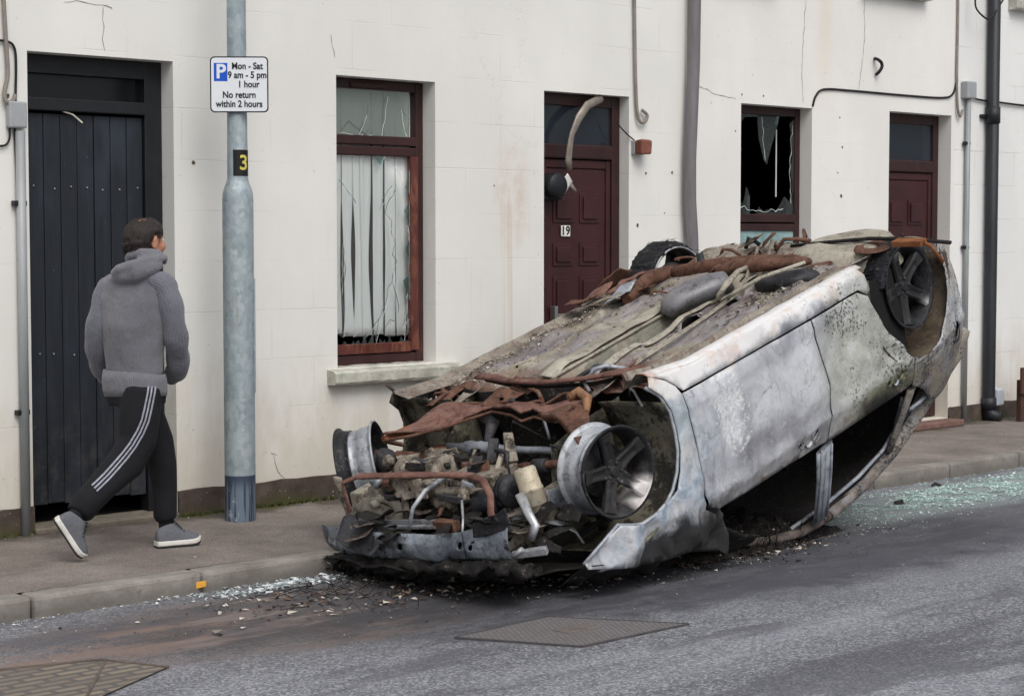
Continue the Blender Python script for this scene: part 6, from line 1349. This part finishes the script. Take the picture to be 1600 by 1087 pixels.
cable('cable', [(7.916, -0.012, 2.781), (8.089, -0.014, 2.757), (8.388, -0.014, 2.75), (8.799, -0.014, 2.741), (9.441, -0.014, 2.742)], 0, .009, M_cab, 'black cable running right from the small junction box behind the black downpipe')
cable('cable', [(7.908, -0.09, 3.688), (7.877, -0.1, 3.535), (7.91, -0.13, 3.46), (8.037, -0.13, 3.427), (8.191, -0.1, 3.507), (8.407, -0.05, 3.648)], 0, .008, M_cab, 'loose loop of black cable hung round the top of the black downpipe')
cable('cable', [(7.739, -0.02, 3.626), (7.738, -0.02, 3.253), (7.733, -0.022, 2.932), (7.749, -0.022, 2.692), (7.785, -0.025, 2.603), (7.826, -0.022, 2.658)], 0, .012, M_cabg, 'grey cable bundle clipped down the house joint above the far door')
cable('cable', [(3.743, -0.02, 3.282), (3.751, -0.02, 2.973), (3.757, -0.022, 2.707), (3.772, -0.022, 2.486), (3.796, -0.03, 2.397), (3.85, -0.03, 2.399), (3.869, -0.03, 2.445), (3.821, -0.025, 2.479)], 0, .012, M_cabg, 'grey cable ending in a loop above the burnt red alarm box')
cable('cable', [(3.601, 0.02, 2.391), (3.676, -0.008, 2.313), (3.755, -0.02, 2.262)], 0, .005, M_cab, 'thin wire running from door 19 to the burnt red alarm box')
cable('cable', [(-1.116, -0.02, 2.864), (-1.105, -0.02, 2.632), (-1.098, -0.022, 2.449), (-1.12, -0.025, 2.348), (-1.112, -0.03, 2.298), (-1.075, -0.03, 2.306), (-1.059, -0.03, 2.34)], 0, .012, M_cabg, 'pale grey cable with a loop just above the square junction box')
cable('cable', [(-1.209, -0.014, 2.619), (-1.098, -0.014, 2.617), (-1.054, -0.014, 2.59), (-1.044, -0.014, 2.503), (-1.051, -0.014, 2.301), (-1.058, -0.016, 2.167), (-1.048, -0.014, 1.83), (-1.036, -0.014, 0.947), (-1.029, -0.014, 0.002)], 0, .007, M_cab, 'black cable curving over and down the wall beside the left conduit')
cable('cable', [(-1.09, -0.014, 2.182), (-1.089, -0.016, 2.115), (-1.115, -0.014, 2.074), (-1.189, -0.014, 2.068)], 0, .006, M_cab, 'short black cable curling left below the square junction box')
cable('wall_hook', [(6.593, 0, 3.012), (6.566, -0.05, 3.002), (6.605, -0.06, 2.978), (6.614, -0.06, 2.943), (6.594, -0.05, 2.907), (6.593, -0.02, 2.883)], 0, .013, M_cab, 'curved black hook fixed high on the wall above the car rear', cat='hook')
p = V((3.796, -0.05, 2.218)); t = thing('alarm_box', p, 'scorched red alarm box on the wall right of door 19', 'alarm box')
m = MB(); m.box(p.x-.055, p.x+.055, -.10, -.03, p.z-.05, p.z+.05, bevel=.014); m.jitter(.006, 30); m.build('cover', simple('scorched_red', c(128, 80, 66), .7, 0, .4, 20, .4), t)
m = MB(); m.box(p.x-.06, p.x+.045, -.032, -.001, p.z-.052, p.z+.045, bevel=.004); m.build('backplate', M_boxg, t)
# strip hanging at the top of door 19, and the broken lamp it ends in
t = thing('hanging_trim', (3.1, -.02, 2.5), 'curved grey metal strip hanging in front of door 19 fanlight', 'metal strip')
m = MB(); m.tube([(3.457, 0.03, 2.544), (3.299, 0, 2.487), (3.191, -0.02, 2.395), (3.13, -0.02, 2.284), (3.115, -0.01, 2.189), (3.113, 0, 2.111), (3.136, 0.01, 2.043)], [(.02, .03), (.016, .034), (.012, .03), (.008, .026), (.01, .028), (.012, .03), (.01, .03)], 10, ref=(0, 1, 0)); m.jitter(.006, 14); m.build('strip', simple('tarnished_zinc', c(142, 134, 124), .5, .35, .3, 12, .4), t)
m = MB(); m.sheet([(0, 0), (.075, .085), (.12, .03), (.05, -.06)], [], .03, lambda u, v: ((3.021, 0, 1.937)[0]+u, .0-.02*u*5, (3.021, 0, 1.937)[2]+v)); m.build('torn_card', simple('white_card', c(206, 204, 198), .8, 0, .08, 30, .1), t, solid=.002)
m = MB(); m.tube([(3.136, 0.01, 1.965), (3.145, 0, 1.93), (3.182, 0, 1.905)], .012, 8); m.jitter(.01, 30); m.build('torn_end', M_cabg, t)
p = V((2.994, 0.04, 1.937)); m = MB(); m.lathe([(.001, -.10), (.075, -.10), (.085, -.085), (.085, .03), (.075, .045), (.001, .045)], (p.x, .065, p.z), (0, 1, 0), 28); m.box(p.x-.085, p.x+.10, .03, .085, p.z-.095, p.z-.02, bevel=.01); flat('letter_box_hood', m, M_black, 'round black charred fitting on the upper left of door 19', 'door fitting')
# sockets, screws and holes left in the render
for i, (q, r) in enumerate((((0.076, 0, 2.015), .016), ((3.807, 0, 1.672), .018), ((6.163, 0, 1.912), .018), ((6.118, 0, 2.092), .008), ((6.173, 0, 2.294), .012), ((4.169, 0, 2.049), .013), ((3.891, 0, 2.038), .012), ((4.935, 0, 2.643), .011), ((5.19, 0, 2.646), .011), ((4.864, 0, 2.371), .009), ((4.089, 0, 1.76), .007), ((6.136, 0, 2.524), .009), ((2.423, 0, 1.926), .007), ((-1.088, 0, 2.334), .018))):
    m = MB(); rr2 = random.Random(i); r *= .75; ring = [(q[0]+r*math.cos(a)*rr2.uniform(.6, 1.1), q[2]+r*math.sin(a)*rr2.uniform(.7, 1.3)) for a in [2*math.pi*k/9 for k in range(9)]]
    m.prism(ring, WY(-.009 if q[0] > 4.3 else -.003), .01); m.build('plaster_chip', simple('chip_brown', c(92, 80, 68), .9, 0, .3, bump=0), HA if q[0] < 4.3 else HB if q[0] < 7.7 else HC)
for ln, hs in (([(0.61, -0.002, 0.317), (0.647, -0.002, 0.291)], HA), ([(0.624, -0.002, 0.293), (0.637, -0.002, 0.231), (0.684, -0.002, 0.173), (0.726, -0.002, 0.139)], HA), ([(1.07, -0.002, 2.806), (1.085, -0.002, 2.742), (1.099, -0.002, 2.673)], HA), ([(5.692, -0.009, 3.403), (5.665, -0.009, 3.109), (5.653, -0.009, 2.865), (5.664, -0.009, 2.621)], HB), ([(6.439, -0.009, 3.466), (6.453, -0.009, 3.164), (6.415, -0.009, 2.91), (6.375, -0.009, 2.756)], HB), ([(4.443, -0.009, 2.678), (4.658, -0.009, 2.629), (4.862, -0.009, 2.611)], HB), ([(-0.744, -0.002, 2.847), (-0.626, -0.002, 2.867), (-0.547, -0.002, 2.853), (-0.446, -0.002, 2.847)], HA), ([(-0.507, -0.002, 2.842), (-0.505, -0.002, 2.676), (-0.494, -0.002, 2.607)], HA)):
    m = MB(); m.ribbon(ln, .0038, (0, -1, 0), .007, len(ln)); m.build('render_crack', simple('crack_grey', c(120, 110, 98), .9, bump=0), hs)
# brown board on a post at the right
t = thing('timber_post', (8.62, -.32, 0), 'brown wooden board on a short post at the far right of the pavement', 'post')
q = V((8.397, -0.289, 0)); m = MB(); m.box(q.x-.05, q.x+.05, q.y-.02, q.y+.03, 0, .36, bevel=.006); m.build('post', simple('dark_brown_timber', c(74, 52, 44), .8, 0, .3, 9, .4), t)
m = MB(); m.box(q.x-.085, q.x+.28, q.y-.05, q.y-.021, .24, .47, bevel=.01); m.build('board', simple('brown_board', c(84, 58, 48), .7, 0, .2, 9, .3), t)

# ------------------------------------------------------------------ litter
M_gl = [simple('green_glass_bit', c(176, 206, 198), .2, 0, .2, bump=0, spec=.8), simple('pale_glass_bit', c(212, 226, 222), .15, 0, .1, bump=0, spec=.9), simple('deep_glass_bit', c(138, 172, 166), .2, 0, .2, bump=0, spec=.8)]
M_gw = [simple('clear_glass_bit', c(200, 208, 208), .15, 0, .1, bump=0, spec=.9), simple('grey_glass_bit', c(142, 152, 154), .2, 0, .2, bump=0, spec=.9), simple('white_glass_bit', c(226, 230, 230), .25, 0, .05, bump=0)]
def scat(P, sx, sy, ang=0, z=-.098):
    def f(rg):
        ca, sa = math.cos(ang), math.sin(ang)
        for _ in range(12):      # drifts and bare places
            a, b = rg.gauss(0, sx), rg.gauss(0, sy)
            if noise.noise(V((P[0]+a)*3.2, (P[1]+b)*6.5, sx))+.6*noise.noise(V((P[0]+a)*9, (P[1]+b)*15, sy)) > rg.uniform(-.35, .45): break
        return (P[0]+a*ca-b*sa, min(P[1]+a*sa+b*ca, KY-.015), z+.003), (0, 0, 1)
    return f
g1 = V((4.62, -2.142, -0.1)); 
o = tag(chips('shattered_glass', 26000, scat((g1.x+.6, g1.y+.02), 1.05, .17), .003, .014, M_gl, None, 3), 'heap of green tinted shattered glass along the kerb behind the car', 'broken glass', kind='stuff')
o = tag(chips('glass_grit', 2600, scat((3.43, -2.141, -0.1), .7, .30), .003, .011, M_gl[:2]+M_gw, None, 4), 'thin scatter of glass grit on the road beside the car roof', 'broken glass', kind='stuff')
g2 = V((-0.752, -1.71, -0.1)); o = tag(chips('clear_glass', 1300, scat((g2.x+.05, KY-.10), .21, .055), .004, .024, M_gw, None, 6), 'small drift of clear broken glass against the kerb in front of the car', 'broken glass', kind='stuff')
chips_l = chips('kerb_grit', 380, scat((-1.764, -1.651, -0.1), .7, .03), .002, .012, M_gw+[M_ch[0]], None, 8); tag(chips_l, 'pale grit lying along the foot of the near kerb', 'grit', kind='stuff')
o = tag(chips('ash_debris', 3000, scat((0.381, -2.31, -0.1), .75, .20, -.12), .004, .026, M_ch+[M_ch[3], M_ch[3], M_ch[1]], None, 11), 'burnt ash and flakes spread on the road under the car nose', 'ash', kind='stuff')
o = tag(chips('ash_debris', 2400, scat((1.588, -2.667, -0.1), .8, .14, .05), .002, .014, M_ch+[M_ch[3], M_ch[0]], None, 12), 'grey ash and flakes on the road along the car side', 'ash', kind='stuff')
def onpave(rg): return (rg.uniform(-3, 9), rg.uniform(-1.45, -.03) if rg.random() < .4 else -.02-abs(rg.gauss(0, .09)), .003), (0, 0, 1)
tag(chips('pavement_grit', 1500, onpave, .002, .010, [M_ch[0], M_ch[2], M_ch[1]], None, 13), 'loose grit gathered at the foot of the wall', 'grit', kind='stuff')
def onroad(rg): return (rg.uniform(-3.5, 6), rg.uniform(-4.6, -1.75), -.097), (0, 0, 1)
tag(chips('road_grit', 1400, onroad, .002, .008, [M_ch[0], M_ch[2], M_ch[3]], None, 14), 'sparse grit scattered over the tarmac road', 'grit', kind='stuff')
# burnt heap the wreck lies in
k = Mat('burnt_heap', .95, 0, .1); n = k.noise(14, 7, .75); k.col(k.mix(k.rng(k.noise(60, 4, .75), .6, .68, 0, .8), k.ramp(n, [(.3, c(20, 19, 19)), (.5, c(38, 36, 35)), (.66, c(66, 61, 57)), (.8, c(104, 97, 90))]), c(150, 144, 134))); k.bump(n, 1.0, .03); k.bump(k.noise(70, 5, .7), .8, .008); M_heap = k.m
m = MB(); nx, ny = 130, 100; X0, X1, Y0, Y1 = -.6, 2.9, -3.4, -1.64; rows = []
nose_l = [V((-0.222, -1.557, -0.1)), V((-0.127, -2.118, -0.1)), V((0.235, -2.464, -0.1)), V((0.788, -2.495, -0.1)), V((1.208, -2.686, -0.1)), V((1.743, -2.758, -0.1)), V((2.335, -2.641, -0.1))]
from mathutils.geometry import intersect_point_line
def seg_d(p):
    best = 9; side_ = 1
    for a, b in zip(nose_l, nose_l[1:]):
        q, t = intersect_point_line(p, a, b); t = max(0, min(1, t)); q = a.lerp(b, t); d = (p-q).length
        if d < best: best = d; side_ = 1 if (b-a).cross(p-a).z > 0 else -1
    return best*side_
for i in range(nx+1):
    row = []
    for j in range(ny+1):
        p = V(X0+(X1-X0)*i/nx, Y0+(Y1-Y0)*j/ny, -.1); d = seg_d(p)
        e = min(1, max(0, (d+.04)/.10)); f = min(1, max(0, (p.x-X0)/.25), max(0, (X1-p.x)/.5)); f = min(f, max(0, min(1, (Y1-p.y)/.1)))
        h = e*max(0, f)*(.085+.07*abs(noise.noise(p*4))+.05*noise.noise(p*11)+.035*noise.noise(p*27))
        row.append(m.bm.verts.new(V(p.x, p.y, -.112+max(0, h))))
    rows.append(row)
for i in range(nx):
    for j in range(ny): m.bm.faces.new((rows[i][j], rows[i+1][j], rows[i+1][j+1], rows[i][j+1]))
tag(m.build('burnt_heap', M_heap, None, smooth=True), 'low black heap of burnt remains under the overturned car', 'burnt debris', kind='stuff')
def on_heap(rg):
    f = rg.random()*(len(nose_l)-1.001); a_ = int(f); q = nose_l[a_].lerp(nose_l[a_+1], f-a_); dd = rg.gauss(.02, .10)
    return (q.x+rg.gauss(0, .05), min(q.y+dd, KY-.02), -.1+max(.0, min(.09, dd*.9))+rg.uniform(0, .02)), (0, 0, 1)
tag(chips('heap_flakes', 2600, on_heap, .003, .022, M_ch+[M_ch[3]]*5+[M_ch[1]], None, 31), 'flakes of burnt trim and ash lying on the black heap under the nose', 'burnt debris', kind='stuff')
# moss and weeds in the wall foot
m = MB(); rg = random.Random(15)
for i in range(2600):
    x = rg.choice([rg.gauss(.38, .22), rg.gauss(.85, .25), rg.uniform(-1.3, 1.6), rg.gauss(-.05, .12)]); y = -.018-abs(rg.gauss(0, .03)); 
    if -.97 < x < -.06: continue
    a = rg.uniform(0, 6.3); L = rg.uniform(.006, .028); b = V(x, y, .0); tp_ = b+V(math.cos(a)*L, math.sin(a)*L*.6-.004, L*rg.uniform(.3, 1.1)); s_ = V(-math.sin(a), math.cos(a), 0)*.004
    m.bm.faces.new([m.bm.verts.new(q) for q in (b-s_, b+s_, tp_)])
tag(m.build('moss', simple('moss_green', c(74, 78, 36), .95, 0, .45, 20, 0), None, merge=False), 'dark green moss growing along the foot of the wall', 'moss', kind='stuff')
p = V((-1.022, -1.683, -0.06)); m = MB(); m.sheet([(-.028, -.014), (.024, -.016), (.030, .013), (-.022, .017)], [(.006+.009*math.cos(a), .009*math.sin(a)) for a in [2*math.pi*k/8 for k in range(8)]] and [], .012, lambda u, v: V(p.x+u, KY-.014+.1*u*u*10-.012*math.sin(u*60), -.055+v+.004*math.sin(u*90))); flat('wrapper', m, simple('orange_wrapper', c(226, 164, 58), .5, 0, .15, 40, .1), 'small orange wrapper lying against the kerb', 'litter', solid=.001)
p = V((-0.298, -1.612, -0.1)); m = MB()
for i in range(5): m.sheet([(-.03, -.012), (.03, -.015), (.02, .02), (-.025, .018)], [], .01, lambda u, v: V(p.x+u*math.cos(i)-v*math.sin(i), p.y+u*math.sin(i)*.5-.01*i+.02, -.085+v*.8+.010*i*math.cos(i)))
m.jitter(.012, 40); flat('wrapper', m, simple('purple_foil', c(98, 74, 156), .3, .3, .3, 40, .2), 'crumpled purple foil wrapper in the gutter by the car nose', 'litter', solid=.001)
for i, (q, s_, lab) in enumerate((((3.951, -2.13, -0.1), .055, 'dark flat fragment lying on the green glass near the kerb'), ((4.834, -1.809, -0.1), .05, 'charred lump on the green glass close to the kerb'), ((1.706, -2.723, -0.1), .05, 'pale flake of plaster on the road below the crumpled wing'), ((-0.161, -2.157, -0.1), .03, 'small grey stone in front of the bumper beam'), ((1.134, -2.642, -0.1), .06, 'burnt scrap lying below the near front wing'))):
    m = MB(); rg = random.Random(i+50); m.sheet([(-s_, -s_*.4), (s_*.6, -s_*.55), (s_, s_*.3), (-s_*.3, s_*.6)], [], .02, lambda u, v: V(q[0]+u, q[1]+v, -.088+.25*v+.1*u)); m.jitter(.012, 25, i); flat('debris_fragment', m, M_ch[3] if i in (0, 1, 4) else M_ch[0], lab, 'debris', solid=.006)
def tangle(rg): return None
m = MB(); rg = random.Random(77)
for i in range(420):
    x, y = rg.gauss(.0, .55), -3.1+rg.gauss(.0, .30); x = (0.289, -2.222, -0.1)[0]+rg.gauss(0, .5); y = (0.289, -2.222, -0.1)[1]+rg.gauss(.1, .16)
    y = min(y, KY-.03); a = rg.uniform(0, 6.3); L = rg.uniform(.05, .22); m.tube([(x, y, -.097), (x+.4*L*math.cos(a), y+.4*L*math.sin(a), -.09+rg.uniform(0, .05)), (x+L*math.cos(a), y+L*math.sin(a), -.095+rg.uniform(0, .03))], .0016, 4)
for i in range(260):    # charred fibres and strips standing up along the nose and the crushed wing
    f = rg.random()*(len(nose_l)-1.001); a_ = int(f); q = nose_l[a_].lerp(nose_l[a_+1], f-a_); x = q.x+rg.gauss(.05, .05); y = min(q.y+abs(rg.gauss(.02, .06)), KY-.03); a = rg.uniform(0, 6.3); h = rg.uniform(.03, .16); L = rg.uniform(.02, .10)
    m.tube([(x, y, -.09), (x+.4*L*math.cos(a), y+.4*L*math.sin(a), -.08+h*.7), (x+L*math.cos(a), y+L*math.sin(a), -.08+h)], [.003, .0022, .0008] if i % 3 else [(.008, .002), (.006, .002), (.002, .001)], 4)
tag(m.build('burnt_wire', M_char, None, merge=False), 'tangle of thin burnt tyre wires on the road under the nose', 'wire', kind='stuff')
